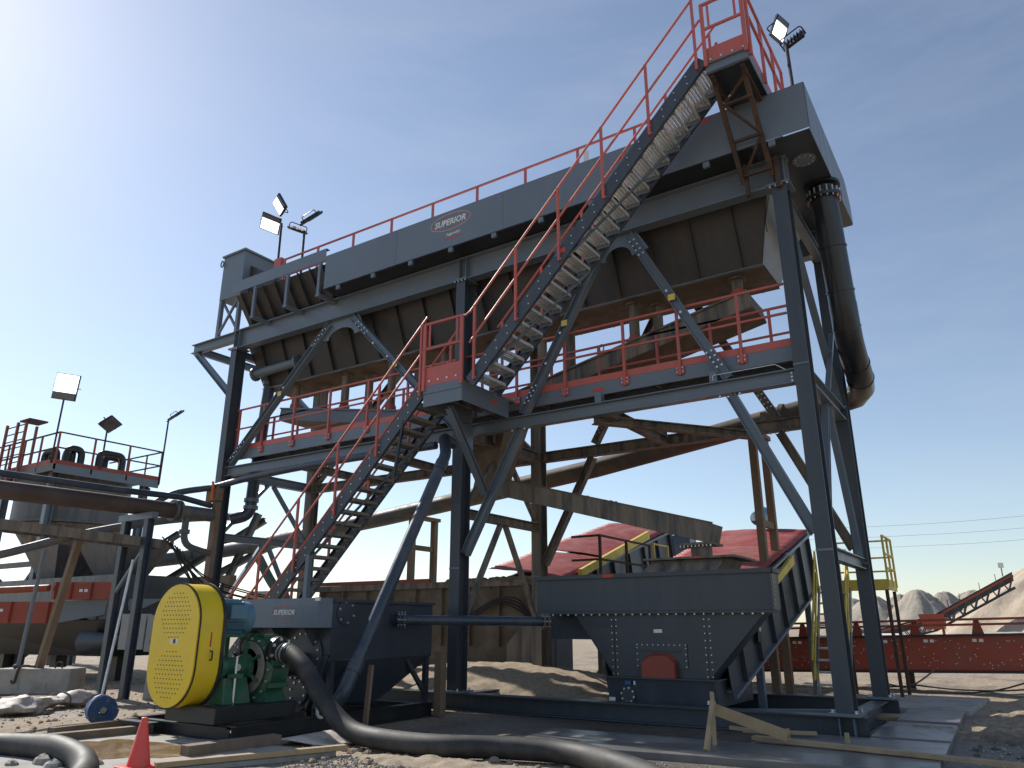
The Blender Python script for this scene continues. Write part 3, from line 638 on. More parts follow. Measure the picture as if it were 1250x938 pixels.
# ---- landing
LD = thing('stair_landing', 'projecting stair landing with a red toe plate between the two flights', 'landing', (-8.78, 11.6, 5.53))
YS, YS2 = 10.85, 11.75
part('deck', MB().box(-9.24, -8.31, YS+.02, 12.74, 5.915, 5.95), M['muddy'], LD)
part('fascia_channel', MB().box(-9.25, -8.3, YS, YS+.018, 5.53, 5.78), M['slate'], LD)
part('fascia_channel', MB().box(-9.25, -8.3, YS-.012, YS+.018, 5.785, 5.95), M['slate'], LD)
for x0, x1 in ((-9.25, -9.232), (-8.318, -8.3)): part('fascia_channel', MB().box(x0, x1, YS+.02, 12.46, 5.53, 5.91), M['slate'], LD)
part('toe_board', MB().box(-9.22, -8.33, YS-.006, YS+.004, 5.955, 6.33), RD, LD)
mb = MB()
for i in range(4): mb.cyl((-9.1+i*.22, YS-.006, 6.04+.0*i), (-9.1+i*.22, YS-.022, 6.04), .024, 6)
tag(part('bolts', mb, M['bolt'], LD), kind='stuff')
part('sticker', MB().box(-8.2999, -8.297, 11.85, 12.05, 5.72, 5.79), M['redlabel'], LD)
for x in (-9.24, -8.31): part('corner_post', MB().box(x-.035, x+.035, YS-.045, YS-.013, 5.85, 7.26), RD, LD)
for x in (-9.12, -8.43): part('inner_post', MB().box(x-.02, x+.02, YS-.03, YS-.008, 6.72, 7.24), RD, LD)
part('top_rail', MB().bar((-9.24, YS-.02, 7.26), (-8.3, YS-.02, 7.26), .045), RD, LD)
part('mid_rail', MB().bar((-9.2, YS-.02, 6.72), (-8.34, YS-.02, 6.72), .042), RD, LD)
for x in (-9.0, -8.6): part('floor_bearer', MB().box(x-.03, x+.03, YS+.02, 12.46, 5.75, 5.91), M['muddy'], LD)
part('knee_strut', MB().ib((-8.75, YS+.2, 5.5), (-8.95, 12.55, 4.05), .13, .13), M['slate'], LD)
part('side_gusset', MB().plate([(-9.2, YS2+.02, 5.5), (-9.2, 12.45, 5.5), (-9.2, 12.45, 4.95)], .012), M['slate'], LD)
# ---- stair flights
def flight(label, xa, za, xb, zb, n, rail_h, cut_low, gl):
    t = thing('staircase', label, 'staircase', (xa, (YS+YS2)/2, za), 'two flights of the plant stairs')
    a = V((xa, 0, za)); b = V((xb, 0, zb)); d = (b - a).normalized()
    for y, k in ((YS, 1), (YS2, -1)):
        st = part('stringer', MB().ch(a + V((0, y, 0)), b + V((0, y, 0)), .07, .26, flip=-k), M['frame'], t)
        mb = MB()
        for i in range(int((b-a).length / .34)):
            for o_ in (-.06, .06):
                c = a + d*(i*.34 + .15 + (.1 if o_ > 0 else 0)) + V((0, y, 0)) + V((-d.z, 0, d.x))*o_; mb.cyl(c + V((0, -.001, 0)), c + V((0, -.016*k, 0)), .015, 6)
        tag(part('bolts', mb, M['bolt'], st), kind='stuff')
    src = None
    for i in range(n):
        k = (i + .6) / n; c = a.lerp(b, k)
        if src is None:
            mb = MB(); w0, w1 = YS+.08, YS2-.08; x0, x1 = c.x-.13, c.x+.15; z = c.z
            mb.box(x0, x0+.012, w0, w1, z-.06, z); mb.box(x1-.012, x1, w0, w1, z-.06, z)
            for r_ in range(4):
                xx = x0 + .02 + r_*.062; mb.add([(xx, w0, z-.012), (xx+.02, w0, z+.002), (xx+.034, w0, z+.002), (xx+.054, w0, z-.012), (xx, w1, z-.012), (xx+.02, w1, z+.002), (xx+.034, w1, z+.002), (xx+.054, w1, z-.012)], [(0,1,5,4),(1,2,6,5),(2,3,7,6),(4,5,6,7),(3,2,1,0)])
            src = part('tread', mb, M['galv'] if gl else M['treadmud'], t); c0 = c
            s0 = part('tread_side', MB().plate([(x0, w0-.006, z-.10), (x1, w0-.006, z-.10), (x1, w0-.006, z), (x0, w0-.006, z)], .008), M['slate'], src)
            s1 = part('tread_side', MB().plate([(x0, w1+.006, z-.10), (x1, w1+.006, z-.10), (x1, w1+.006, z), (x0, w1+.006, z)], .008), M['slate'], src)
        else:
            cc = rep(src, c - c0)
            for q in (s0, s1): kk = q.copy(); C.objects.link(kk); kk.parent = cc
    # underside cross braces between the stringers
    nrm = V((-d.z, 0, d.x))
    for k0, k1 in ((.06, .42), (.42, .9)):
        p = a.lerp(b, k0) + V((0, YS+.05, 0)) - nrm*.15; q = a.lerp(b, k1) + V((0, YS2-.05, 0)) - nrm*.15
        part('under_brace', MB().ang(p, q, .06, .008), M['slate'], t)
    # handrails on both sides
    for y in (YS - .03, YS2 + .03):
        lo = a.lerp(b, cut_low) + V((0, y, 0)); hi = b + V((0, y, 0)) + d*.05
        for h_, nm in ((rail_h, 'top_rail'), (rail_h*.55, 'mid_rail')):
            part(nm, MB().tube([lo + V((0,0,h_)), hi + V((0,0,h_))], .023, 8), RD, t)
        m_ = max(3, int((hi - lo).length / 1.35))
        s3 = None
        for i in range(m_ + 1):
            c = lo.lerp(hi, (i + .12) / (m_ + .25))
            if s3 is None: s3 = part('post', MB().bar(c + V((0,0,-.1)), c + V((0,0,rail_h)), .045), RD, t); c3 = c
            else: rep(s3, c - c3)
    return t
f2 = flight('upper stair flight with shiny galvanised treads climbing from landing to top platform', -8.12, 5.86, -3.16, 10.93, 23, 1.42, .0, True)
f1 = flight('lower stair flight with muddy treads rising from behind the pump to the landing', -15.05, .12, -9.22, 5.97, 27, 1.42, .03, False)
for p_ in ((-8.33, -.02), ): part('rail_return', MB().tube([(-8.30, YS-.02, 7.26), (-8.22, YS-.03, 7.24), (-8.1, YS-.03, 7.30)], .022, 8), RD, f2)
part('sticker', MB().box(-6.12, -5.98, YS-.004, YS-.0015, 7.99, 8.08), M['redlabel'], f2)
part('sticker', MB().box(-6.2, -6.125, YS-.004, YS-.0015, 7.93, 8.02), M['bluelabel'], f2)
part('stair_foot', MB().box(-15.3, -14.7, YS, YS2, GZ, .02), M['conc'], f1)
part('leg', MB().bar((-12.2, YS+.05, .0), (-12.2, YS+.05, 2.85), .1), M['slate'], f1)
part('hanger', MB().bar((-9.75, YS+.02, 5.35), (-9.95, YS+.02, 4.2), .05), M['black'], f1)
# ---- top platform
TP = thing('top_platform', 'small top platform with red railings and rusty truss bracket at the head of the stairs', 'platform', (-2.73, 11.7, 10.55))
PZ_ = 10.77
part('deck', MB().box(-3.09, -2.37, YS+.02, 13.2, PZ_-.035, PZ_), M['frame'], TP)  # shade under the platform is put into the deck colour
part('fascia_channel', MB().ch((-3.1, YS+.012, PZ_-.1), (-2.36, YS+.012, PZ_-.1), .06, .2), M['slate'], TP)
for x0, x1 in ((-3.1, -3.085), (-2.375, -2.36)): part('fascia_channel', MB().box(x0, x1, YS+.02, 13.2, PZ_-.17, PZ_-.002) , M['slate'], TP)
part('toe_board', MB().box(-3.08, -2.37, YS-.01, YS+.0, PZ_+.002, PZ_+.33), RD, TP)
mb = MB()
for i in range(4): mb.cyl((-3.0+i*.19, YS-.01, PZ_+.07), (-3.0+i*.19, YS-.028, PZ_+.07), .022, 6)
tag(part('bolts', mb, M['bolt'], TP), kind='stuff')
part('toe_board', MB().box(-2.37, -2.36, YS+.01, 13.2, PZ_+.002, PZ_+.16), RD, TP)
for x in (-3.08, -2.38): part('corner_post', MB().box(x-.032, x+.032, YS-.055, YS-.015, PZ_-.05, 12.05), RD, TP)
part('corner_post', MB().box(-2.352, -2.3, YS+.02, YS+.08, PZ_-.1, 12.05), RD, TP)
for x in (-2.97, -2.5): part('inner_post', MB().box(x-.02, x+.02, YS-.045, YS-.02, 11.5, 12.02), RD, TP)
part('top_rail', MB().bar((-3.1, YS-.035, 12.04), (-2.34, YS-.035, 12.04), .045), RD, TP)
part('mid_rail', MB().bar((-3.08, YS-.035, 11.5), (-2.38, YS-.035, 11.5), .042), RD, TP)
for z in (12.0, 11.5): part('side_rail', MB().bar((-2.32, YS+.05, z), (-2.32, 13.35, z), .045), RD, TP)
for y in (11.75, 12.6, 13.3): part('post', MB().box(-2.345, -2.295, y-.025, y+.025, PZ_-.1, 11.98), RD, TP)
for z in (12.0, 11.5): part('side_rail', MB().bar((-3.14, YS2+.06, z), (-3.14, 13.35, z), .045), RD, TP)
for y in (YS2+.06, 12.5, 13.3): part('post', MB().box(-3.165, -3.115, y-.025, y+.025, PZ_-.1, 11.98), RD, TP)
# rusty bracket
RU = M['rust']
for x in (-3.02, -2.5): part('bracket_leg', MB().ang((x, 12.42, 9.2), (x, YS+.28, PZ_-.2), .08, .01), RU, TP)
for k in (.08, .42, .78): 
    y = 12.42 + (YS+.28-12.42)*k; z = 9.2 + (PZ_-.2-9.2)*k; part('bracket_rung', MB().bar((-3.0, y, z), (-2.5, y, z), .05), RU, TP)
for k0, k1, s in ((.08, .42, 1), (.42, .78, -1), (.78, .98, 1)):
    ya = 12.42 + (YS+.28-12.42)*k0; za = 9.2 + (PZ_-.2-9.2)*k0; yb = 12.42 + (YS+.28-12.42)*k1; zb = 9.2 + (PZ_-.2-9.2)*k1
    part('bracket_lacing', MB().bar((-2.76-.24*s, ya, za), (-2.76+.24*s, yb, zb), .04), RU, TP)
for x in (-3.0, -2.45): part('bracket_post', MB().box(x-.035, x+.035, 12.395, 12.465, 8.95, 9.6), RU, TP)
for x in (-3.02, -2.5): part('bracket_bearer', MB().box(x-.03, x+.03, YS+.05, 12.0, PZ_-.25, PZ_-.175), RU, TP)
# ---- handrail along the top of the tank
TR = thing('tank_railing', 'long thin red handrail running along the top of the tank', 'railing', (-9.8, 12.9, 10.53))
railing(TR, [(-16.5, 12.87, 10.53), (-3.2, 12.87, 10.53)], [(-16.45 + i*1.39, 12.87, 10.53) for i in range(10)], h=1.14, foot=0, bolt=False)
railing(TR, [(-16.5, 15.55, 10.53), (-2.4, 15.55, 10.53)], [(-16.45 + i*1.39, 15.55, 10.53) for i in range(11)], h=1.14, foot=0, bolt=False)
part('light_bracket', MB().box(-16.85, -16.55, 12.8, 12.95, 11.45, 11.75), RD, TR)
part('notice_card', MB().box(-6.55, -6.42, 12.83, 12.84, 11.2, 11.5), M['label'], TR)

# ================================================================ FLOODLIGHTS
def lamp_head(parent, c, aim, roll=0, lit=True, w=.46, h=.36):
    c = V(c); n = V(aim).normalized(); _, s, u = frame(n)
    s2 = s*math.cos(roll) + u*math.sin(roll); u2 = u*math.cos(roll) - s*math.sin(roll)
    def bx(w_, h_, z0, z1, m, nm, par):
        q = [c + s2*a*w_/2 + u2*b*h_/2 for a, b in ((-1,-1),(1,-1),(1,1),(-1,1))]
        return part(nm, MB().hexa([p + n*z0 for p in q], [p + n*z1 for p in q]), m, par)
    hd = bx(w, h, -.06, .0, M['black'], 'lamp_housing', parent)
    q = [c + s2*a*(w/2-.025) + u2*b*(h/2-.025) for a, b in ((-1,-1),(1,-1),(1,.45),(-1,.45))]
    part('lamp_panel', MB().hexa([p + n*.001 for p in q], [p + n*.006 for p in q]), M['lamp'] if lit else M['glass'], hd)
    q = [c + s2*a*(w/2-.025) + u2*b*(h/2-.025) for a, b in ((-1,.47),(1,.47),(1,1),(-1,1))]
    part('lamp_control_box', MB().hexa([p + n*.001 for p in q], [p + n*.02 for p in q]), M['glass'], hd)
    for k in range(6):
        o = s2*(-w/2+.05+k*(w-.1)/5); part('cooling_fin', MB().hexa([c+o-s2*.006-u2*h*.4-n*.11, c+o+s2*.006-u2*h*.4-n*.11, c+o+s2*.006+u2*h*.4-n*.11, c+o-s2*.006+u2*h*.4-n*.11], [c+o-s2*.006-u2*h*.4-n*.061, c+o+s2*.006-u2*h*.4-n*.061, c+o+s2*.006+u2*h*.4-n*.061, c+o-s2*.006+u2*h*.4-n*.061]), M['black'], hd)
    part('yoke', MB().tube(arc_path([c+s2*(w/2+.02), c+s2*(w/2+.02)-n*.2, c-s2*(w/2+.02)-n*.2, c-s2*(w/2+.02)], .06, 3), .014, 6), M['black'], hd)
def mast(label, base, top, heads, group='floodlight masts', m=None):
    t = thing('floodlight', label, 'floodlight', base, group)
    part('pole', MB().cyl(base, top, .035, 8), m or M['black'], t)
    for hargs in heads: lamp_head(t, *hargs)
    return t
mast('tall floodlight with two lit heads on the left end of the long tank', (-16.8, 12.9, 10.55), (-16.83, 12.9, 13.0),
     [((-17.3, 12.85, 13.12), (.25, -.75, -.62), .5, True, .62, .52), ((-17.05, 12.9, 13.72), (-.1, -.97, -.2), 1.05, True, .62, .42)])
mast('short floodlight with two dark edge-on heads beside the tank handrail', (-15.8, 12.95, 10.55), (-15.82, 12.95, 12.45),
     [((-15.55, 12.95, 12.75), (.12, .73, -.67), 0, False, .62, .5), ((-16.15, 12.95, 12.55), (-.43, .12, -.76), 0, False, .5, .4)])
mast('floodlight with one lit head on the top right corner of the tank', (-2.08, 13.0, 10.53), (-2.1, 13.0, 12.35),
     [((-2.16, 12.97, 12.75), (.86, -.5, -.12), .35, True, .34, .56), ((-1.95, 13.1, 12.42), (.3, .8, -.5), .2, False, .44, .32)])
# ================================================================ LEFT SUMP ON ITS SKID, PUMP, HOSE
SX, SY0, SY1 = -9.5, 9.08, 11.65
XSL = -11.82
SK = thing('pump_skid', 'low black steel skid under the pump and the left sump', 'skid', (-10.6, 9.2, GZ))
for x in (-9.38, -11.6): part('long_beam', MB().ib((x, 7.25, .02), (x, 11.55, .02), .18, .24), M['black'], SK)
for y in (7.3, 8.35, 9.3, 10.4, 11.4): part('cross_member', MB().ib((-11.5, y, .02), (-9.48, y, .02), .12, .18), M['black'], SK)
part('end_beam', MB().ib((-11.75, 7.1, .0), (-10.95, 7.1, .0), .16, .2), M['black'], SK)
part('lifting_lug', ring((-9.27, 8.75, .2), (0,1,0), (0,0,1), .1, .1, .045, 20, .03), M['galv'], SK)
LS = thing('pump_sump', 'slate steel sump tank with oval maker emblem standing right behind the yellow-guarded pump', 'tank', (-10.6, 10.3, .15))
ss = M['slate_sump_shade']
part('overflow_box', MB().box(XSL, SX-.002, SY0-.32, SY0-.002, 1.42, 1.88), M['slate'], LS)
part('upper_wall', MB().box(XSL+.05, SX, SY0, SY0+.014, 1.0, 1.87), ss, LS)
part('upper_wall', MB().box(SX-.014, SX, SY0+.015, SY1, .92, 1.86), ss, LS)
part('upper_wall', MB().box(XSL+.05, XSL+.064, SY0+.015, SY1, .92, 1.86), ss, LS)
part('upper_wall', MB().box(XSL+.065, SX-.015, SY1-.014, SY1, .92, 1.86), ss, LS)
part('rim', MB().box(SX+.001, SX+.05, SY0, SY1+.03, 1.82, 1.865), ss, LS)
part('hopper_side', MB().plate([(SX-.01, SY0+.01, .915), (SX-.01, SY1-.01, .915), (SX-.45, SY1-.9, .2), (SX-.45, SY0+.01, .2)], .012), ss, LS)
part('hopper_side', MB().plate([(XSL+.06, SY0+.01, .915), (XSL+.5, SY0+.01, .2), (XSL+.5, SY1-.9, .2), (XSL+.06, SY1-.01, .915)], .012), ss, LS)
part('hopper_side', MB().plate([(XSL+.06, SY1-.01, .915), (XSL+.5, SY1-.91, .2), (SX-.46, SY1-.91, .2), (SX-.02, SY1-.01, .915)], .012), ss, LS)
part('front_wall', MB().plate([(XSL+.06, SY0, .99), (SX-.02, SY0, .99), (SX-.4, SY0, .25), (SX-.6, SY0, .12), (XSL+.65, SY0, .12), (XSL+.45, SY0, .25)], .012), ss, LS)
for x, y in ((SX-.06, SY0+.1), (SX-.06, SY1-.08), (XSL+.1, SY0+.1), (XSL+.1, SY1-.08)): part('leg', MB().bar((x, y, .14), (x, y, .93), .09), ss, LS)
part('leg_brace', MB().bar((SX-.06, SY1-.12, .3), (SX-.06, SY1-.65, .88), .07), ss, LS)
part('leg_brace', MB().bar((SX-.06, SY0+.16, .3), (SX-.06, SY0+.5, .88), .05), ss, LS)
for x in (XSL+.4, XSL+1.2, SX-.35): part('box_bracket', MB().plate([(x, SY0-.003, 1.415), (x, SY0-.3, 1.415), (x, SY0-.003, 1.1)], .012), ss, LS)
def bolted_disc(parent, c, n, r, m, nb=10, name='flange_cover', th=.02):
    c = V(c); d, s, u = frame(n); o = part(name, MB().cyl(c, c + d*th, r, 26), m, parent); mb = MB()
    for i in range(nb):
        a = 2*math.pi*(i+.3)/nb; p = c + (s*math.cos(a)+u*math.sin(a))*r*.84; mb.cyl(p + d*(th-.002), p + d*(th+.022), .019, 6)
    tag(part('bolts', mb, M['bolt'], o), kind='stuff'); return o
bolted_disc(LS, (SX+.001, 9.37, 1.66), (1,0,0), .2, ss, 6)
bolted_disc(LS, (-10.08, SY0-.008, .98), (0,-1,0), .42, ss, 16)
bolted_disc(LS, (-10.12, SY0-.03, .42), (0,-1,0), .2, ss, 8)
ex, ez = -10.3, 1.66
part('emblem_border', ring((ex, SY0-.3205, ez), (1,0,0), (0,0,1), .29, .10, .007), M['redlabel'], LS)
text('SUPERIOR', (ex, SY0-.323, ez), (1,0,0), (0,0,1), .085, M['label'], LS, 'emblem_lettering', .025, .2, .52)
part('corner_tab', MB().box(SX-.08, SX+.012, SY0-.325, SY0-.29, 1.83, 1.89), M['galv'], LS)
# pipes on the sump
HP = thing('link_pipe', 'dark blue horizontal pipe joining the left sump to the big sump', 'pipe', (-8.4, 11.5, 1.4))
pa, pb = V((-9.42, 10.55, 1.55)), V((-7.42, 12.55, 1.52)); d = (pb-pa).normalized()
part('pipe_length', MB().cyl(pa, pb, .085, 16), M['bluepipe'], HP)
for c in (pa + d*.06, pa + d*.12, pb - d*.06, pb - d*.13):
    o = part('pipe_flange', MB().cyl(c - d*.014, c + d*.014, .15, 18), M['mudbrown'] if c.x > -8.5 else M['bluepipe'], HP); mb = MB(); _, s, u = frame(d)
    for i in range(8): a = 2*math.pi*i/8; e = c + (s*math.cos(a)+u*math.sin(a))*.125; mb.cyl(e - d*.035, e + d*.035, .014, 6)
    tag(part('bolts', mb, M['bolt'], o), kind='stuff')
part('pipe_stub', MB().cyl((SX, 10.55, 1.55), pa, .085, 14), M['bluepipe'], HP)
DG = thing('diagonal_pipe', 'dark blue pipe slanting down from under the landing to the base of the left sump', 'pipe', (-9.0, 10.0, .2))
pts = [(-9.55, 12.2, 5.1), (-9.3, 11.6, 5.08), (-8.92, 11.2, 4.62), (-9.05, 8.98, .42), (-9.3, 8.95, .22), (-9.65, 9.0, .2)]
part('pipe_length', MB().tube(arc_path(pts, .14, 4), .11, 16), M['bluepipe'], DG)
d = (V(pts[3]) - V(pts[2])).normalized()
for k in (.06, .9): c = V(pts[2]).lerp(V(pts[3]), k); part('pipe_sleeve', MB().cyl(c - d*.1, c + d*.1, .125, 16), M['bluepipe'], DG)
bolted_disc(DG, (-9.5, 9.0, .2), (.95,-.1,0), .2, M['black'], 8, 'pipe_flange', .05)
bolted_disc(DG, (-9.62, 9.0, .2), (-.95,.1,0), .2, M['black'], 8, 'pipe_flange', .05)
# ---- pump
PU = thing('slurry_pump', 'green slurry pump with a tall yellow oblong belt guard and blue motor', 'pump', (-10.4, 7.6, .14))
part('bedplate', MB().box(-10.75, -9.6, 7.12, 8.55, .145, .36), M['black'], PU, bevel=.01)
# oblong guard
def oblong(xc, r, z0, z1, n=18):
    return [(xc + r*math.cos(a), z1 - r + r*math.sin(a)) for a in [math.pi*i/n for i in range(n+1)]] + [(xc + r*math.cos(a), z0 + r + r*math.sin(a)) for a in [math.pi + math.pi*i/n for i in range(n+1)]]
def oblong_mb(xc, r, z0, z1, y0, y1):
    p = oblong(xc, r, z0, z1); n = len(p)
    return MB().add([(x, y0, z) for x, z in p] + [(x, y1, z) for x, z in p], [list(range(n)), list(range(2*n-1, n-1, -1))] + [(i, n+i, n+(i+1) % n, (i+1) % n) for i in range(n)])
gx, gr, g0, g1 = -10.53, .565, .32, 2.05
gd = part('belt_guard', oblong_mb(gx, gr, g0, g1, 6.985, 7.36), M['yellow'], PU)
cv = part('guard_cover', oblong_mb(gx, gr-.012, g0+.012, g1-.012, 6.95, 6.972), M['yellow'], gd)
for yy0, yy1, ex_ in ((6.972, 6.985, .012), (7.36, 7.40, .03)): part('rubber_edge', oblong_mb(gx, gr+ex_, g0-ex_, g1+ex_, yy0, yy1), M['rubber'], gd)
mb = MB()
for zc_ in (1.60, .78):
    for i in range(-6, 7):
        for j in range(-6, 7):
            x = i*.074 + (.037 if j % 2 else 0); z = j*.062
            if math.hypot(x, z*1.0) < .34: mb.cyl((gx + x, 6.9505, zc_ + z), (gx + x, 6.947, zc_ + z), .011, 6)
tag(part('vent_holes', mb, M['black'], cv), kind='stuff')
st = part('sticker', MB().box(gx-.06, gx+.13, 6.947, 6.9495, 1.2, 1.27), M['label'], cv)
part('sticker_print', MB().box(gx+.01, gx+.07, 6.9455, 6.9468, 1.205, 1.265), M['black'], cv)
part('handle', MB().tube(arc_path([(gx+gr-.0, 7.2, 1.1), (gx+gr+.045, 7.2, 1.1), (gx+gr+.045, 7.2, .98), (gx+gr, 7.2, .98)], .03, 3), .012, 6), M['black'], gd)
part('sticker', MB().box(gx+gr+.0005, gx+gr+.003, 7.17, 7.195, 1.16, 1.36), M['redlabel'], gd)
# bearing frame and casing
gm = M['green']
part('bearing_pedestal', MB().hexa([(-10.35, 7.42, .362), (-9.85, 7.42, .362), (-9.85, 7.9, .362), (-10.35, 7.9, .362)][::-1], [(-10.28, 7.45, .72), (-9.92, 7.45, .72), (-9.92, 7.85, .72), (-10.28, 7.85, .72)][::-1]), gm, PU, bevel=.01)
part('bearing_housing', MB().tube([(-10.1, 7.42, .86), (-10.1, 7.5, .86), (-10.1, 7.5, .86), (-10.1, 7.86, .86), (-10.1, 7.88, .86), (-10.1, 7.95, .86)], [.17, .17, .14, .14, .19, .19], 20), gm, PU)
for x in (-10.33, -9.87):
    part('hold_down_stud', MB().cyl((x, 7.6, .362), (x, 7.6, 1.02), .018, 8), M['bolt'], PU); part('clamp_bar', MB().box(x-.05, x+.05, 7.5, 7.7, .72, .78), gm, PU)
part('sight_glass', MB().cyl((-9.955, 7.68, .86), (-9.93, 7.68, .86), .05, 14), M['galv'], PU)
part('shaft', MB().cyl((-10.1, 7.3, .86), (-10.1, 8.1, .86), .045, 12), M['galv'], PU)
part('gland_plate', MB().tube([(-10.1, 7.96, .86), (-10.1, 8.02, .86)], .26, 24), M['mudbrown'], PU)
cs = part('casing', MB().tube([(-10.1, 8.03, .82), (-10.1, 8.07, .82), (-10.1, 8.09, .82), (-10.1, 8.36, .82), (-10.1, 8.38, .82), (-10.1, 8.44, .82)], [.40, .47, .43, .43, .47, .40], 30), gm, PU)
for i in range(9):
    a = 2*math.pi*i/9 + .2; c = V((-10.1+.47*math.cos(a), 8.07, .82+.47*math.sin(a))); part('casing_lug', MB().box(c.x-.035, c.x+.035, 8.05, 8.42, c.z-.035, c.z+.035), gm, cs)
mb = MB()
for i in range(16): a = 2*math.pi*i/16; mb.cyl((-10.1+.435*math.cos(a), 8.035, .82+.435*math.sin(a)), (-10.1+.435*math.cos(a), 8.0, .82+.435*math.sin(a)), .02, 6)
tag(part('casing_bolts', mb, M['bolt'], cs), kind='stuff')
part('frame_plate', MB().tube([(-10.1, 7.96, .84), (-10.1, 7.99, .84)], .38, 28), M['treadmud'], cs)
for i in range(6):
    a = 2*math.pi*i/6 + .5; part('frame_rib', MB().bar((-10.1+.16*math.cos(a), 7.9, .85+.16*math.sin(a)), (-10.1+.36*math.cos(a), 7.94, .85+.36*math.sin(a)), .03, .07, (0, 1, 0)), gm, cs)
part('casing_foot', MB().hexa([(-10.5, 8.05, .362), (-9.7, 8.05, .362), (-9.7, 8.45, .362), (-10.5, 8.45, .362)][::-1], [(-10.4, 8.08, .55), (-9.8, 8.08, .55), (-9.8, 8.42, .55), (-10.4, 8.42, .55)][::-1]), gm, cs)
part('discharge_neck', MB().tube(smooth_path([(-10.45, 8.23, .98), (-10.2, 8.23, 1.05), (-9.95, 8.23, 1.06), (-9.74, 8.23, 1.06)], 4), .15, 18), gm, cs)
for k in range(2): part('top_lug', MB().box(-10.35+.28*k, -10.2+.28*k, 8.1, 8.36, 1.14, 1.32), gm, cs)
for xx in (-9.76, -9.70):
    c = V((xx, 8.23, 1.06)); o = part('discharge_flange', MB().cyl(c, c + V((.04, 0, 0)), .235, 24), M['black'], cs); mb = MB()
    for i in range(8): a = 2*math.pi*i/8+.2; e = c + V((.04, math.cos(a)*.195, math.sin(a)*.195)); mb.cyl(e, e + V((.03, 0, 0)), .026, 6)
    tag(part('bolts', mb, M['bolt'], o), kind='stuff')
part('suction_pipe', MB().cyl((-10.1, 8.42, .76), (-10.1, 9.05, .84), .13, 20), M['black'], PU)
for yy in (8.52, 8.9, 8.98): 
    z_ = .76 + (yy-8.42)*.127; c = V((-10.1, yy, z_)); o = part('suction_flange', MB().cyl(c, c + V((0, .035, 0)), .21, 22), M['black'], PU); mb = MB()
    for i in range(10): a = 2*math.pi*i/10; e = c + V((math.cos(a)*.18, -.02, math.sin(a)*.18)); mb.cyl(e, e + V((0, .08, 0)), .016, 6)
    tag(part('bolts', mb, M['bolt'], o), kind='stuff')
mo = part('motor', MB().tube([(-10.5, 7.42, 1.57), (-10.5, 7.46, 1.57), (-10.5, 8.02, 1.57), (-10.5, 8.05, 1.57), (-10.5, 8.16, 1.57), (-10.5, 8.2, 1.57)], [.17, .23, .23, .25, .25, .2], 28), M['bluemotor'], PU)
for i in range(20):
    a = 2*math.pi*i/20; c, s_ = math.cos(a), math.sin(a); part('cooling_fin', MB().prism([(-.007, .22), (.007, .22), (.007, .285), (-.007, .285)], (-10.5, 7.5, 1.57), (-10.5, 8.0, 1.57), (c, 0, s_)), M['bluemotor'], mo)
part('motor_mount', MB().box(-10.78, -10.22, 7.46, 8.1, 1.28, 1.335), gm, PU)
for x in (-10.7, -10.3):
    for y in (7.55, 8.0): part('mount_post', MB().bar((x, y, .362), (x, y, 1.279), .07), gm, PU)
part('terminal_box', MB().box(-10.28, -10.12, 7.6, 7.9, 1.55, 1.75), M['bluemotor'], mo)
part('grease_line', MB().tube(smooth_path([(-10.2, 7.9, 1.0), (-10.05, 7.8, 1.25), (-9.98, 8.0, 1.4), (-9.9, 8.2, 1.1)], 5), .01, 5), M['cable'], PU)
# ---- discharge hose
HZ = .04
hp = [(-9.64, 8.23, 1.06), (-9.42, 8.22, 1.04), (-9.05, 8.16, .86), (-8.66, 8.12, .54), (-8.3, 8.1, .27), (-7.85, 8.07, .08), (-7.1, 7.98, HZ), (-6.3, 8.02, HZ), (-5.6, 8.3, HZ), (-4.8, 8.42, HZ), (-4.0, 8.05, HZ), (-3.2, 7.4, HZ), (-2.4, 6.5, HZ)]
HO = thing('discharge_hose', 'thick black ribbed hose curving from the green pump down and along the ground', 'hose', (-6, 8.1, GZ))
sp = smooth_path(hp, 34); rr = []
for i in range(len(sp)): rr.append(.13 + (.003 if i % 2 == 0 else 0))
part('hose_body', MB().tube(sp, rr, 16), M['rubber'], HO)
part('hose_cuff', MB().cyl((-9.66, 8.23, 1.06), (-9.46, 8.225, 1.045), .145, 18), M['rubber'], HO)
for x in (-9.60, -9.52): part('hose_clamp', MB().cyl((x-.012, 8.229, 1.056), (x+.012, 8.228, 1.052), .152, 20), M['bolt'], HO)
tag(mesh_obj('suction_hose', MB().tube(smooth_path([(-12.4, 4.7, .0), (-11.3, 5.0, .02), (-10.5, 5.15, .05), (-9.8, 5.15, .08), (-9.15, 5.1, .02), (-8.7, 4.9, -.05), (-8.2, 4.5, -.1)], 12), .14, 18), M['rubber']), 'fat black hose arching over stones in the bottom left corner', 'hose')
for i, (x, y, r) in enumerate(((-9.75, 5.0, .12), (-9.45, 4.95, .1), (-9.55, 5.25, .13), (-9.2, 5.3, .09), (-9.95, 4.75, .08))):
    lab = ('squarish pale stone nearest the arched black hose', 'small round stone beside the arched black hose', 'largest pale stone under the arched black hose', 'flat stone at the right end of the arched black hose', 'smallest stone in front of the arched black hose')[i]
    tag(mesh_obj('stone', MB().sph((x, y, GZ+r*.45), r, 8, 6, (1.1, .9, .75), .35), M['conc'], sm=20), lab, 'stone', 'stones by the arched hose')
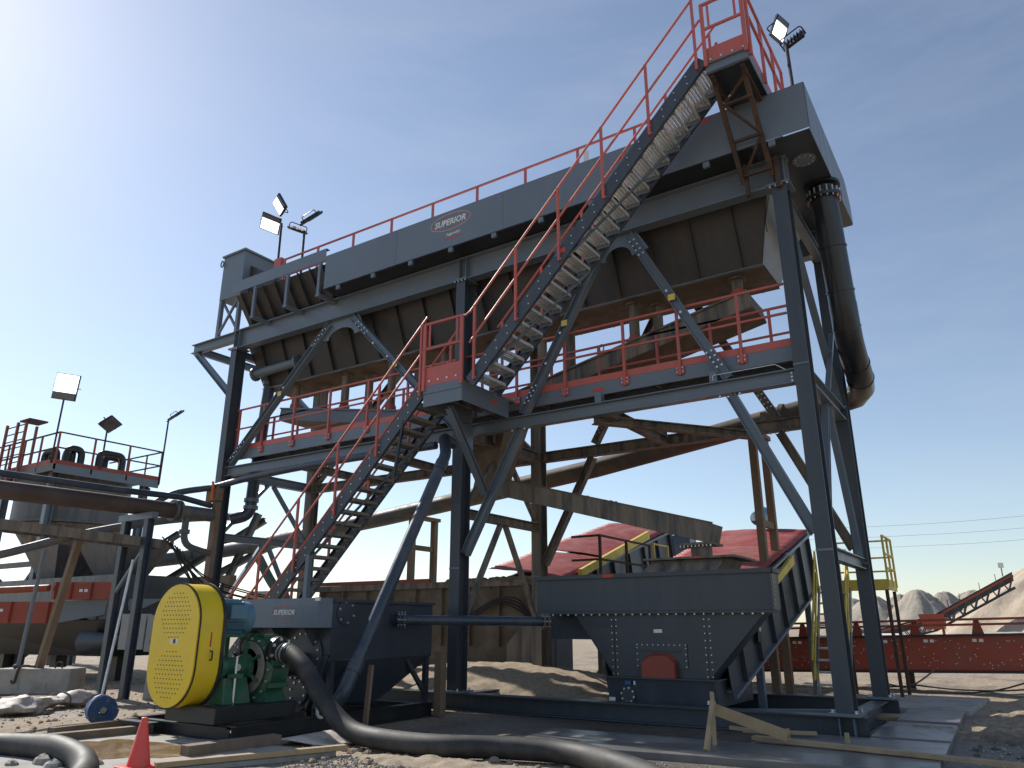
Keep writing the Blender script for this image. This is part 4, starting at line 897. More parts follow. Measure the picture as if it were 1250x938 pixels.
# ================================================================ RIGHT SUMP
RS = thing('feed_sump', 'big slate steel sump with deep flanged collar and tapered body under the box flume', 'tank', (-5.6, 14.2, .1))
ss = M['slate_sump_shade']; a, b, c, d_ = -7.95, -3.45, 12.95, 13.42; e_ = -4.52; dr = 15.4
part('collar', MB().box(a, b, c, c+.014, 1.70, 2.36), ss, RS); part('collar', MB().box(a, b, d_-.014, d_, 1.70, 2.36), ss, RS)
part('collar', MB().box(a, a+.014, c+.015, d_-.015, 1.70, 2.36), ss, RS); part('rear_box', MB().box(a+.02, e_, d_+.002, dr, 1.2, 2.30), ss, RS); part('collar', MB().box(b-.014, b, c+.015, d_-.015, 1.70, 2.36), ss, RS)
part('collar_rim', MB().box(a-.03, b+.03, c-.05, c-.001, 2.29, 2.362), ss, RS)
part('collar_rim', MB().box(b+.001, b+.05, c, d_, 2.29, 2.362), ss, RS)
part('collar_flange', MB().box(a, b+.08, c-.04, c-.001, 1.655, 1.695), ss, RS)
part('corner_flange', MB().box(b+.001, b+.014, c-.04, c+.12, 1.70, 2.28), ss, RS)
mb = MB()
for i in range(26): mb.cyl((a+.2+i*.165, c-.02, 1.655), (a+.2+i*.165, c-.02, 1.63), .018, 6)
for i in range(8): mb.cyl((b+.015, c+.04, 1.78+i*.07), (b+.03, c+.04, 1.78+i*.07), .016, 6)
tag(part('bolts', mb, M['bolt'], RS), kind='stuff')
lid = part('deck_plate', MB().box(a+.02, b-.02, c+.02, d_-.02, 2.30, 2.315), ss, RS); part('deck_plate', MB().box(a+.02, e_, d_+.003, dr, 2.304, 2.318), ss, RS)
part('inlet_box', MB().hexa([(-6.1, 13.5, 2.32), (-4.6, 13.5, 2.32), (-4.6, 14.9, 2.32), (-6.1, 14.9, 2.32)][::-1], [(-5.8, 13.7, 2.62), (-4.4, 13.7, 2.62), (-4.4, 14.7, 2.62), (-5.8, 14.7, 2.62)][::-1]), M['muddy'], RS)
part('inlet_rim', MB().box(-5.95, -4.2, 13.55, 14.85, 2.622, 2.66), M['muddy'], RS)
part('sticker', MB().box(-5.0, -4.82, 13.547, 13.5495, 2.625, 2.655), M['redlabel'], RS)
# tapered body, three front plates
y0, y1 = c+.06, 13.30
zt, zb = 1.654, .60
L0, L1, L2, L3 = -7.15, -6.34, -4.62, -3.62      # at the top
B0, B1, B2, B3 = -6.42, -6.42+.05, -4.62, -4.6
part('front_plate', MB().plate([(L1, y0, zt), (L2, y0, zt), (-4.62, y0+.0, zb), (-6.34, y0+.0, zb)], .012), ss, RS)
part('corner_plate', MB().plate([(L0, y0+.004, zt), (L1-.004, y0, zt), (-6.345, y0, zb), (-6.40, y0+.05, zb)], .012), ss, RS)
part('corner_plate', MB().plate([(L2+.004, y0, zt), (L3, y0+.004, zt), (-4.58, y0+.05, zb), (-4.615, y0, zb)], .012), ss, RS)
part('side_plate', MB().plate([(L3, y0+.01, zt), (L3, 13.38, zt), (-4.58, 13.38, zb), (-4.58, y0+.06, zb)], .012), ss, RS)
part('side_plate', MB().plate([(L0, y0+.01, zt), (-6.41, y0+.06, zb), (-6.41, 13.38, zb), (L0, 13.38, zt)], .012), ss, RS)
mb = MB()
for k in range(9):
    z = zt - .1 - k*.115
    for x in (L1-.05, L1+.04, L2-.03, L2+.06): mb.cyl((x, y0-.006, z), (x, y0-.02, z), .012, 6) if (k + (x > L1)) % 2 == 0 or True else None
tag(part('bolts', mb, M['bolt'], RS), kind='stuff')
part('base_box', MB().hexa([(-6.45, 12.95, .16), (-4.5, 12.95, .16), (-4.5, 14.9, .16), (-6.45, 14.9, .16)][::-1], [(-6.5, 12.9, .57), (-4.5, 12.9, .57), (-4.5, 14.9, .57), (-6.5, 14.9, .57)][::-1]), ss, RS)
part('base_lid', MB().box(-6.53, -4.45, 12.85, 14.9, .575, .598), ss, RS)
part('hatch_plate', MB().box(-5.92, -4.98, y0-.025, y0-.007, .75, 1.15), ss, RS)
part('hatch_bar', MB().box(-5.85, -5.1, y0-.045, y0-.026, 1.03, 1.06), ss, RS)
mb = MB()
for i in range(10): mb.cyl((-5.9+i*.1, y0-.025, 1.13), (-5.9+i*.1, y0-.04, 1.13), .011, 6)
for i in range(4):
    for x in (-5.9, -5.0): mb.cyl((x, y0-.025, .78+i*.1), (x, y0-.04, .78+i*.1), .011, 6)
tag(part('bolts', mb, M['bolt'], RS), kind='stuff')
part('hood_cover', MB().add([(-5.78, 12.86, .6), (-5.18, 12.86, .6), (-5.18, 12.86, .84), (-5.32, 12.88, .95), (-5.62, 12.88, .95), (-5.78, 12.86, .84), (-5.78, 12.985, .6), (-5.18, 12.985, .6), (-5.18, 12.985, .9), (-5.32, 12.985, 1.0), (-5.62, 12.985, 1.0), (-5.78, 12.985, .9)],
     [(5,4,3,2,1,0), (6,7,8,9,10,11), (0,1,7,6), (1,2,8,7), (2,3,9,8), (3,4,10,9), (4,5,11,10), (5,0,6,11)]), M['redconv'], RS)
bolted_disc(RS, (-6.08, 12.92, .3), (0,-1,0), .14, ss, 8)
for (x, z, w, m) in ((-6.05, .50, .16, 'bluelabel'), (-5.97, .50, .08, 'label'), (-6.4, .22, .12, 'label'), (-4.6, .24, .14, 'label'), (-5.5, 1.36, .16, 'label')):
    yy = 12.895 if z < .6 else y0-.0065
    yy = 12.905 if z == .50 else (12.935 if z < .3 else yy)
    part('sticker', MB().box(x-w/2, x+w/2, yy-.006, yy-.002, z-.03, z+.03), M[m], RS)
part('sticker', MB().box(-6.5, -6.28, c-.054, c-.0505, 2.30, 2.355), M['redlabel'], RS)

# ================================================================ DEWATERING SCREENS WITH RED HOODS
def screen(label, xr, w, ya, za, yb, zb, h, grp, shed):
    t = thing('dewatering_screen', label, 'screen', (xr - w/2, ya, za - .4), grp)
    A = V((0, ya, za)); B = V((0, yb, zb)); d = (B - A).normalized(); u = V((0, -d.z, d.y)); Ln = (B-A).length
    for x in (xr, xr - w):
        sd_ = part('side_plate', MB().hexa([(x-.008, *(A)[1:]), (x+.008, *(A)[1:]), (x+.008, *(A+u*h)[1:]), (x-.008, *(A+u*h)[1:])], [(x-.008, *(B)[1:]), (x+.008, *(B)[1:]), (x+.008, *(B+u*h)[1:]), (x-.008, *(B+u*h)[1:])]), M['frame'], t)
        k = 1 if x == xr else -1
        for zo in (.03, h-.03): part('edge_channel', MB().bar(V((x+.04*k, 0, 0)) + A + u*zo, V((x+.04*k, 0, 0)) + B + u*zo, .07, .06, u), M['slate'], sd_)
        n = int(Ln / 1.0)
        for i in range(n):
            p = A + d*((i+.6)*Ln/n); part('side_rib', MB().bar(V((x+.045*k, 0, 0)) + p + u*.07, V((x+.045*k, 0, 0)) + p + u*(h-.07), .018, .11, (1,0,0)), M['frame'], sd_)
    part('screen_floor', MB().hexa([(xr-w+.01, *(A+u*.1)[1:]), (xr-.01, *(A+u*.1)[1:]), (xr-.01, *(A+u*.13)[1:]), (xr-w+.01, *(A+u*.13)[1:])], [(xr-w+.01, *(B+u*.1)[1:]), (xr-.01, *(B+u*.1)[1:]), (xr-.01, *(B+u*.13)[1:]), (xr-w+.01, *(B+u*.13)[1:])]), M['muddy'], t)
    part('end_plate', MB().hexa([(xr-w+.01, *(B)[1:]), (xr-.01, *(B)[1:]), (xr-.01, *(B+d*.02)[1:]), (xr-w+.01, *(B+d*.02)[1:])], [(xr-w+.01, *(B+u*h)[1:]), (xr-.01, *(B+u*h)[1:]), (xr-.01, *(B+u*h+d*.02)[1:]), (xr-w+.01, *(B+u*h+d*.02)[1:])]), M['slate'], t)
    # corrugated red hood: separate sheets with ribs across
    ns = max(2, int(Ln / 2.4)); nx = 10
    for s_ in range(ns):
        p0 = s_*Ln/ns + .04; p1 = (s_+1)*Ln/ns - .01; m_ = int((p1-p0) / .045); mb = MB()
        for i in range(m_ + 1):
            q = A + d*(p0 + (p1-p0)*i/m_) 
            for j in range(nx + 1):
                kx = j/nx; zz = h + .05 + shed*(1-kx) + .05*math.sin(math.pi*min(1, max(0, kx)))**.8 + .022*math.cos(i*1.57) + .02*noise.noise(V((i*.35, j*.9, s_*3))) + (.03 if s_ % 2 else 0)
                mb.v.append((xr - w - .03 + (w+.06)*kx, *(q + u*zz)[1:]))
        for i in range(m_):
            for j in range(nx): k = i*(nx+1)+j; mb.f.append((k, k+1, k+nx+2, k+nx+1))
        o = part('hood_sheet', mb, M['hood'], t, sm=60)
        sol = o.modifiers.new('Solidify', 'SOLIDIFY'); sol.thickness = .006
    for (kk) in (.25, .85):
        p = A + d*Ln*kk
        for x in (xr-.05, xr-w+.05): part('support_leg', MB().bar((x, p.y, GZ-.05), (x, p.y, p.z), .13), M['slate'], t)
    part('drive_motor', MB().tube([(xr-w*.5, B.y-.7, B.z+h+.30), (xr-w*.5, B.y-.7, B.z+h+.36), (xr-w*.5, B.y-.1, B.z+h+.55), (xr-w*.5, B.y-.05, B.z+h+.55)], [.14, .2, .2, .12], 14), M['bluemotor'], t)
    return t, A, B, d, u
t1, A, B, d, u = screen('right inclined slate screen with red corrugated hoods beside the big sump', -4.4, 2.3, 13.45, .27, 20.9, 2.36, 1.42, 'inclined screens with red hoods', .12)
part('yellow_lever', MB().hexa([(-4.33, 16.55, 2.28), (-4.25, 16.55, 2.28), (-4.25, 16.55, 2.44), (-4.33, 16.55, 2.44)], [(-4.33, 18.1, 2.78), (-4.25, 18.1, 2.78), (-4.25, 18.1, 2.98), (-4.33, 18.1, 2.98)]), M['yellowrail'], t1)
part('nameplate', MB().box(-4.315, -4.30, 14.9, 15.15, 1.15, 1.55), M['black'], t1); part('sticker', MB().box(-4.299, -4.296, 15.0, 15.1, 1.35, 1.42), M['label'], t1)
t2, A, B, d, u = screen('left inclined slate screen with long red hoods, seen behind the frame', -9.45, 2.15, 16.9, 1.2, 24.3, 3.2, 1.32, 'inclined screens with red hoods', .34)
part('yellow_lever', MB().hexa([(-9.38, 17.3, 2.62), (-9.28, 17.3, 2.62), (-9.28, 17.3, 2.82), (-9.38, 17.3, 2.82)], [(-9.5, 22.0, 4.0), (-9.4, 22.0, 4.0), (-9.4, 22.0, 4.25), (-9.5, 22.0, 4.25)]), M['yellowrail'], t2)
part('control_cabinet', MB().box(-9.6, -9.0, 24.4, 25.0, 2.9, 4.35), M['slate'], t2)
# rail platform by the left screen
GP = thing('screen_platform', 'muddy rail platform standing beside the left hooded screen above the big sump', 'platform', (-8.9, 18.6, 2.4))
part('deck', MB().box(-9.2, -8.3, 16.6, 19.7, 2.1, 2.16), M['muddy'], GP)
for y in (16.65, 18.15, 19.65):
    part('post', MB().bar((-8.42, y, 2.162), (-8.42, y, 3.55), .06), M['rust'], GP)
    part('leg', MB().bar((-8.5, y, GZ-.05), (-8.5, y, 2.099), .1), M['muddy'], GP)
for z in (3.55, 2.98): part('rail', MB().bar((-8.42, 16.6, z), (-8.42, 19.7, z), .05), M['rust'], GP)
for z in (3.55, 2.98): part('rail', MB().bar((-9.2, 16.65, z), (-8.45, 16.65, z), .05), M['rust'], GP)
YG = thing('yellow_gate', 'pale yellow folding gate frame on the rail platform behind the big sump', 'gate', (-8.4, 20.2, 2.4))
for y in (19.9, 20.9): part('post', MB().bar((-8.4, y, 2.2), (-8.4, y, 3.65), .05), M['yellowrail'], YG)
for z in (3.62, 2.9): part('bar', MB().bar((-8.4, 19.9, z), (-8.4, 20.9, z), .04), M['yellowrail'], YG)
for k in range(5): part('picket', MB().bar((-8.4, 19.95+k*.05, 2.25), (-8.4, 20.05+k*.16, 3.1), .03), M['yellowrail'], YG)
# muddy bunker behind the frame
BK = thing('muddy_trough', 'long mud-caked steel trough standing behind the left half of the frame', 'trough', (-14, 16.7, GZ))
part('front_plate', MB().box(-18.0, -10.25, 16.6, 16.63, .9, 2.5), M['mudbrown'], BK)
part('rim', MB().box(-18.05, -10.2, 16.5, 16.599, 2.42, 2.58), M['muddy'], BK)
part('lower_plate', MB().plate([(-17.9, 16.61, .9), (-10.3, 16.61, .9), (-10.3, 16.66, .0), (-17.9, 16.66, .0)], .02), M['mudbrown'], BK)
part('end_plate', MB().box(-10.27, -10.24, 16.64, 17.9, .3, 2.5), M['mudbrown'], BK)
for i in range(9): x = -17.8 + i*.93; part('rib', MB().box(x-.02, x+.02, 16.48, 16.599, .95, 2.41), M['mudbrown'], BK)
for i in range(4): x = -17.5 + i*2.3; part('leg', MB().bar((x, 16.9, GZ-.05), (x, 16.9, .9), .16), M['muddy'], BK)
part('edge_beam', MB().bar((-18.0, 16.55, 2.64), (-13.6, 16.55, 2.63), .12, .1), M['redconv'], BK)
mb = MB()
for i in range(60): mb.sph((rnd.uniform(-13, -10.3), 16.53+rnd.random()*.08, 2.59), rnd.uniform(.04, .11), 7, 5, (1.5, 1, .7), .5)
tag(part('dried_mud', mb, M['mudbrown'], BK), kind='stuff')
for k in range(4):
    tag(mesh_obj('drooping_cable', MB().tube(smooth_path([(-12.9+k*.1, 16.42, 1.5+k*.05), (-12.1, 16.4-k*.02, 1.75-k*.06), (-11.3, 16.4, 2.1-k*.04), (-10.6, 16.42, 2.05-k*.08), (-10.1, 16.35, 1.4)], 6), .022, 6), M['cable']), ('topmost', 'second', 'third', 'lowest')[k] + ' of the black cables drooping across the muddy trough', 'cable', 'cables on the muddy trough')
MC = thing('muddy_discharge_box', 'mud-coated steel box with curved cut-out beside the sand mound under the frame', 'chute', (-10.5, 17.2, GZ))
part('face_plate', MB().plate([(-10.9, 16.3, .2), (-9.5, 16.3, .2), (-9.5, 16.3, 1.6), (-10.3, 16.3, 1.6), (-10.9, 16.3, 1.0)], .03), M['muddy'], MC)
part('side_rib', MB().box(-10.1, -10.06, 16.16, 16.28, .3, 1.55), M['slate'], MC); part('side_rib', MB().box(-9.56, -9.52, 16.16, 16.28, .3, 1.55), M['slate'], MC)
part('side_plate', MB().box(-9.51, -9.49, 16.32, 17.1, .2, 1.6), M['slate'], MC)
# leaning round strut between the sump and the mound
LGm = thing('leaning_strut', 'muddy round strut leaning between the sand mound and the big sump', 'strut', (-9.0, 18.2, GZ))
part('tube', MB().cyl((-9.9, 18.6, GZ-.05), (-8.5, 18.6, 1.3), .12, 12), M['muddy'], LGm)
part('tube', MB().cyl((-8.9, 18.9, 1.1), (-7.9, 18.9, GZ-.05), .05, 8), M['brownpost'], LGm)
part('cross_tube', MB().cyl((-9.6, 18.95, .25), (-7.8, 18.95, .25), .05, 8), M['conc'], LGm)

# ================================================================ YELLOW STAIR TOWER
YT_ = thing('stair_tower', 'yellow railed ladder stair and platform behind the right columns', 'staircase', (-3.4, 18.6, GZ))
part('deck', MB().box(-3.75, -2.55, 19.2, 20.5, 2.26, 2.3), M['muddy'], YT_)
part('fascia', MB().box(-3.78, -2.52, 19.17, 19.199, 2.22, 2.45), M['yellowrail'], YT_)
part('fascia', MB().box(-2.549, -2.52, 19.2, 20.5, 2.22, 2.45), M['yellowrail'], YT_)
for (x, y) in ((-2.52, 19.2), (-2.52, 19.85), (-2.52, 20.48), (-3.75, 20.48), (-3.78, 19.2)):
    part('post', MB().bar((x, y, 2.3), (x, y, 3.42), .045), M['yellowrail'], YT_)
for z in (3.42, 3.02, 2.7):
    part('rail', MB().bar((-2.52, 19.2, z), (-2.52, 20.5, z), .04), M['yellowrail'], YT_); part('rail', MB().bar((-3.78, 20.5, z), (-2.52, 20.5, z), .04), M['yellowrail'], YT_)
for x, y in ((-2.58, 19.25), (-2.58, 20.4), (-3.7, 20.4)): part('leg', MB().bar((x, y, GZ-.05), (x, y, 2.22), .07), M['rust'], YT_)
for x in (-4.0, -3.32):
    part('stringer', MB().bar((x, 17.6, GZ), (x, 19.15, 2.3), .03, .14), M['slate'], YT_)
    for h_ in (.55, .95): part('handrail', MB().tube([(x, 17.62, GZ+h_-.1), (x, 19.05, 2.2+h_-.1)], .024, 8), M['yellowrail'], YT_)
    for k in (.15, .55, .95): part('rail_post', MB().bar((x, 17.6+1.55*k, GZ+2.4*k), (x, 17.6+1.55*k, GZ+2.4*k+.95), .04), M['yellowrail'], YT_)
for i in range(10):
    k = (i+.5)/10; part('tread', MB().box(-3.98, -3.34, 17.6+1.55*k-.1, 17.6+1.55*k+.12, GZ+2.4*k-.02, GZ+2.4*k+.02), M['galv'], YT_)

# ================================================================ RED CONVEYOR
def rconv(label, x0, x1, y, z0, z1, h):
    t = thing('belt_conveyor', label, 'conveyor', ((x0+x1)/2, y, GZ), 'red belt conveyors')
    def Z(x): return z0 + (z1-z0)*(x-x0)/(x1-x0)
    for yy in (y, y+1.1):
        o = part('side_girder', MB().hexa([(x0, yy, Z(x0)), (x0, yy+.02, Z(x0)), (x0, yy+.02, Z(x0)+h), (x0, yy, Z(x0)+h)], [(x1, yy, Z(x1)), (x1, yy+.02, Z(x1)), (x1, yy+.02, Z(x1)+h), (x1, yy, Z(x1)+h)]), M['redconv'], t)
        for zo, mm in ((-.03, 'black'), (h+.025, 'black')): part('girder_flange', MB().hexa([(x0, yy-.07, Z(x0)+zo-.025), (x0, yy+.09, Z(x0)+zo-.025), (x0, yy+.09, Z(x0)+zo+.02), (x0, yy-.07, Z(x0)+zo+.02)], [(x1, yy-.07, Z(x1)+zo-.025), (x1, yy+.09, Z(x1)+zo-.025), (x1, yy+.09, Z(x1)+zo+.02), (x1, yy-.07, Z(x1)+zo+.02)]), M[mm], o)
        if yy == y:
            mb = MB()
            for i in range(int((x1-x0)*22)):
                x = rnd.uniform(x0, x1); z = Z(x) + rnd.uniform(.05, h-.05); mb.box(x-.009, x+.009, yy-.006, yy-.0005, z-.009, z+.009)
            tag(part('paint_chips', mb, M['label'], o), kind='stuff')
            k = 0
            while x0 + .7 + k*1.05 < x1:
                x = x0 + .7 + k*1.05; k += 1
                for dx in (0, .14): part('number_tag', MB().box(x+dx-.045, x+dx+.045, yy-.008, yy-.001, Z(x)+h-.13, Z(x)+h-.06), M['label'], o)
    n = int((x1-x0)/1.35)
    for i in range(n+1):
        x = x0 + .35 + i*1.35; z = Z(x)+h+.05
        if x > x1: break
        f = part('idler_frame', MB().plate([(x-.13, y+.02, z), (x+.13, y+.02, z), (x+.05, y+.02, z+.33), (x-.05, y+.02, z+.33)], .02), M['redconv'], t)
        part('idler_roller', MB().cyl((x, y+.03, z+.24), (x, y+.4, z+.12), .06, 10), M['redconv'], f); part('idler_roller', MB().cyl((x, y+.4, z+.11), (x, y+.75, z+.11), .06, 10), M['black'], f)
    for zo in (.36, .24): part('guard_rail', MB().hexa([(x0, y-.05, Z(x0)+h+zo), (x0, y+.01, Z(x0)+h+zo), (x0, y+.01, Z(x0)+h+zo+.055), (x0, y-.05, Z(x0)+h+zo+.055)], [(x1, y-.05, Z(x1)+h+zo), (x1, y+.01, Z(x1)+h+zo), (x1, y+.01, Z(x1)+h+zo+.055), (x1, y-.05, Z(x1)+h+zo+.055)]), M['redconv'], t)
    part('belt', MB().hexa([(x0, y+.05, Z(x0)+h+.38), (x0, y+1.05, Z(x0)+h+.38), (x0, y+1.05, Z(x0)+h+.40), (x0, y+.05, Z(x0)+h+.40)], [(x1, y+.05, Z(x1)+h+.38), (x1, y+1.05, Z(x1)+h+.38), (x1, y+1.05, Z(x1)+h+.40), (x1, y+.05, Z(x1)+h+.40)]), M['rubber'], t)
    x = x0 + 1
    while x < x1: part('leg', MB().bar((x, y+.2, GZ-.05), (x, y+.2, Z(x)-.05), .12), M['black'], t); x += 4.5
    return t
rconv('long red belt conveyor running right behind the yellow stair tower', -8.2, 4.5, 22, .27, .56, .78)
for i, (xa, ya, xb, sag) in enumerate(((-3.3, 21.7, .4, .35), (-2.8, 21.75, 1.2, .28), (-3.4, 20.6, -2.0, .2))):
    tag(mesh_obj('hanging_cable', MB().tube(smooth_path([(xa, ya, .1 if i < 2 else -.05), (xa+(xb-xa)*.3, ya-.2, .3-sag), (xa+(xb-xa)*.65, ya-.1, .32-sag*.8), (xb, ya+.1, .5)], 6), .02, 6), M['cable']), ('left', 'right', 'lowest')[i] + ' black cable hanging in a loop under the red conveyor', 'cable', 'cables under the red conveyor')

# ================================================================ STOCKPILES AND FAR CONVEYOR
def heap(name, label, c, r, h, m, seed, group, ry=None, n=56, flat=.08, ridge=0):
    rg = random.Random(seed); mb = MB(); ry = ry or r; rings = 26
    ph = [rg.uniform(0, 6.28) for _ in range(8)]
    for i in range(rings + 1):
        k = i / rings
        for j in range(n):
            a = 2*math.pi*j/n
            w = 1 + .10*noise.noise(V((math.cos(a)*5, math.sin(a)*5, seed))) * (.3+k) + .05*math.sin(3*a+ph[0]) + .035*math.sin(7*a+ph[1]) + .018*math.sin(13*a+ph[2]) + .012*math.sin(23*a + ph[3])
            z = h * max(0, 1 - k**1.03) ; z = z - h*flat*math.exp(-(k/.08)**2)
            z += h*.012*math.sin(21*a + 9*k + ph[4]) * k*(1-k)*4
            z += h*.05*noise.fractal(V((k*6*math.cos(a)+seed, k*6*math.sin(a), seed)), 1., 2., 4)*min(1, 6*k)*(1-k)
            x = r*k*w*math.cos(a); y = ry*k*w*math.sin(a)
            mb.v.append((c[0] + x, c[1] + y, c[2] + z))
    for i in range(rings):
        for j in range(n): p = i*n+j; q = i*n+(j+1) % n; mb.f.append((p, p+n, q+n, q))
    return tag(mesh_obj(name, mb, m, None, sm=180), label, 'sand pile', group)
for i, (x, y, h, r, lab) in enumerate(((-26.5, 176, 8.3, 11, 'leftmost far grey sand cone, partly behind the stair tower'), (-22.3, 184, 8.9, 10, 'far small sand cone peeping out left of the tallest cone'), (-17.9, 174, 9.4, 10.5, 'tallest far grey sand cone of the row'),
        (-13.6, 178, 9.0, 9.5, 'far sand cone just right of the tallest one'), (-10.6, 190, 9.2, 9, 'far sand cone furthest back in the row'), (-8.3, 180, 9.3, 10, 'far sand cone right behind the stockpile conveyor'), (-4.6, 186, 10.0, 11, 'rightmost far sand cone half hidden by the stockpile conveyor'), (-32, 182, 8.2, 11, 'far sand cone hidden mostly behind the right columns'))):
    heap('sand_cone', lab, (x, y, -.6), r, h+.4, M['pile'], i, 'far row of sand cones', ry=r*1.6)
heap('sand_stockpile', 'big pale sand stockpile at the right edge below the far conveyor head', (6.5, 86, -.8), 16.5, 11.2, M['heap'], 31, None, ry=15, n=110)
heap('sand_berm', 'low pale sand berm behind the red conveyor', (-1.0, 62, -.4), 14, 1.6, M['heap'], 37, None, ry=9)
FCm = M['black']
FC = thing('stockpile_conveyor', 'dark lattice conveyor climbing right to the big sand stockpile', 'conveyor', (-7, 71, 0))
ca, cb, cm = V((-16.0, 74.5, -1.4)), V((-.7, 77.0, 5.55)), V((-7.2, 76.0, 2.1))
cA0 = V((-12.5, 75.2, .55)); cM = V((-6.9, 76.0, 2.05)); cB = V((-.6, 77.0, 5.5))
for p, q in ((cA0, cM), (cM, cB)):
    for yy in (0, 1.4):
        o = V((0, yy, 0)); part('top_chord', MB().bar(p+o, q+o, .16), M['redconv'], FC); part('side_panel', MB().hexa([p+o-V((0,.02,.42)), p+o+V((0,.02,-.42)), p+o+V((0,.02,-.1)), p+o-V((0,.02,.1))], [q+o-V((0,.02,.42)), q+o+V((0,.02,-.42)), q+o+V((0,.02,-.1)), q+o-V((0,.02,.1))]), M['black'], FC); part('bottom_chord', MB().bar(p+o-V((0,0,1.0)), q+o-V((0,0,1.0)), .14), M['black'], FC)
        n = int((q-p).length/.5)
        for i in range(n): x = p.lerp(q, i/n)+o; y = p.lerp(q, (i+1)/n)+o; part('lattice', MB().bar(x - V((0,0,1.0*(i % 2))), y - V((0,0,1.0*((i+1) % 2))), .09), M['frame'], FC)
    part('belt', MB().hexa([p+V((0,.05,.15)), p+V((0,1.35,.15)), p+V((0,1.35,.25)), p+V((0,.05,.25))], [q+V((0,.05,.15)), q+V((0,1.35,.15)), q+V((0,1.35,.25)), q+V((0,.05,.25))]), M['rubber'], FC)
part('hopper', MB().hexa([cM+V((-.8,-.2,-.9)), cM+V((.7,-.2,-.9)), cM+V((.7,1.6,-.9)), cM+V((-.8,1.6,-.9))][::-1], [cM+V((-1.1,-.4,.35)), cM+V((.9,-.4,.35)), cM+V((.9,1.8,.35)), cM+V((-1.1,1.8,.35))][::-1]), M['redconv'], FC)
part('head_lamp', MB().box(-1.5, -1.1, 76.7, 77, 6.1, 6.5), M['label'], FC); part('lamp_post', MB().bar((-1.3, 76.9, 5.4), (-1.3, 76.9, 6.1), .08), M['plantgrey'], FC)
for x, y, z in ((-6.3, 76.3, 1.3), (-10.5, 75.4, .4)): part('leg', MB().bar((x, y, -.5), (x, y, z), .2), M['redconv'], FC)
for (k) in (.2, .35, .6, .8): c_ = cM.lerp(cB, k); part('walkway_post', MB().bar(c_, c_ + V((0, 0, .8)), .05), M['redconv'], FC)
WT = thing('site_trailer', 'small white tank trailer parked beyond the red conveyor', 'trailer', (-6.2, 46, 0))
part('tank', MB().tube([(-7.0, 46, .65), (-6.85, 46, .65), (-5.75, 46, .65), (-5.6, 46, .65)], [.3, .42, .42, .3], 14), M['white'], WT); part('chassis', MB().box(-7.1, -5.3, 45.7, 46.3, .1, .22), M['black'], WT)
for x in (-6.7, -5.9): part('wheel', MB().cyl((x, 45.6, .12), (x, 45.75, .12), .22, 14), M['rubber'], WT)
# power lines
for k, (za, zb) in enumerate(((29.3, 27.0), (26.2, 24.2), (23.2, 21.4))):
    pts = [V((-60, 205, zb-1.5)), V((-24.6, 226, zb)), V((3.3, 243, za)), V((60, 275, za+6))]
    tag(mesh_obj('power_line', MB().tube(smooth_path(pts, 5), .03, 5), M['cable']), ('top', 'middle', 'lowest')[k] + ' of three thin power lines in the sky at right', 'power line', 'far power lines')
# ================================================================ PLANT ON THE LEFT
LT = thing('cyclone_tower', 'rail-topped process tower with looped pipes at the left edge', 'tower', (-31.5, 15.4, GZ))
pg = M['plantgrey']; tx, ty0, ty1, tz = -29.1, 13.45, 17.6, 7.15
part('deck', MB().box(-35.5, tx, ty0, ty1, tz-.05, tz), pg, LT)
part('fascia', MB().box(tx+.001, tx+.03, ty0, ty1, tz-.32, tz-.0), M['slate'], LT); part('fascia', MB().box(-35.5, tx+.03, ty0-.03, ty0-.001, tz-.25, tz-.0), pg, LT)
part('toe_board', MB().box(tx+.001, tx+.02, ty0, ty1, tz+.002, tz+.16), M['redconv'], LT); part('toe_board', MB().box(-35.5, tx, ty0-.02, ty0-.001, tz+.002, tz+.2), M['redconv'], LT)
for z in (1.2, .62):
    part('rail', MB().bar((tx, ty0, tz+z), (tx, ty1, tz+z), .05), M['rust'], LT); part('rail', MB().bar((-35.5, ty0, tz+z), (tx, ty0, tz+z), .05), M['rust'], LT)
    part('rail', MB().bar((tx-4, ty1, tz+z), (tx, ty1, tz+z), .05), M['rust'], LT)
for y in (ty0, 14.8, 16.2, ty1): part('post', MB().bar((tx, y, tz-.2), (tx, y, tz+1.2), .06), M['redconv'], LT)
for x in (-30.4, -31.7, -33.0, -34.3): part('post', MB().bar((x, ty0, tz-.2), (x, ty0, tz+1.2), .06), M['redconv'], LT)
for x in (-30.2, -31.5): part('post', MB().bar((x, ty1, tz), (x, ty1, tz+1.2), .05), M['redconv'], LT)
part('tank_shell', MB().cyl((-31.6, 15.6, 5.3), (-31.6, 15.6, 7.05), 2.05, 32), pg, LT)
part('tank_band', MB().cyl((-31.6, 15.6, 5.2), (-31.6, 15.6, 5.3), 2.15, 32), pg, LT)
part('tank_cone', MB().cyl((-31.6, 15.6, 5.18), (-31.6, 15.6, 2.9), 2.0, 32, .45), M['muddy'], LT)
for x in (-33.4, -29.75):
    for y in (13.8, 17.4): part('leg', MB().ib((x, y, GZ-.05), (x, y, tz-.06), .26, .26), M['slate'], LT)
for y in (13.8, 17.4):
    part('brace', MB().bar((-33.3, y, .4), (-29.85, y, 3.4), .12), pg, LT); part('brace', MB().bar((-33.3, y, 3.4), (-29.85, y, .4), .12), pg, LT); part('girt', MB().bar((-33.3, y, 3.6), (-29.85, y, 3.6), .18), pg, LT)
for x in (-33.4, -29.75): part('brace', MB().bar((x, 13.9, .4), (x, 17.3, 3.4), .12), pg, LT); part('brace', MB().bar((x, 13.9, 3.4), (x, 17.3, .4), .12), pg, LT)
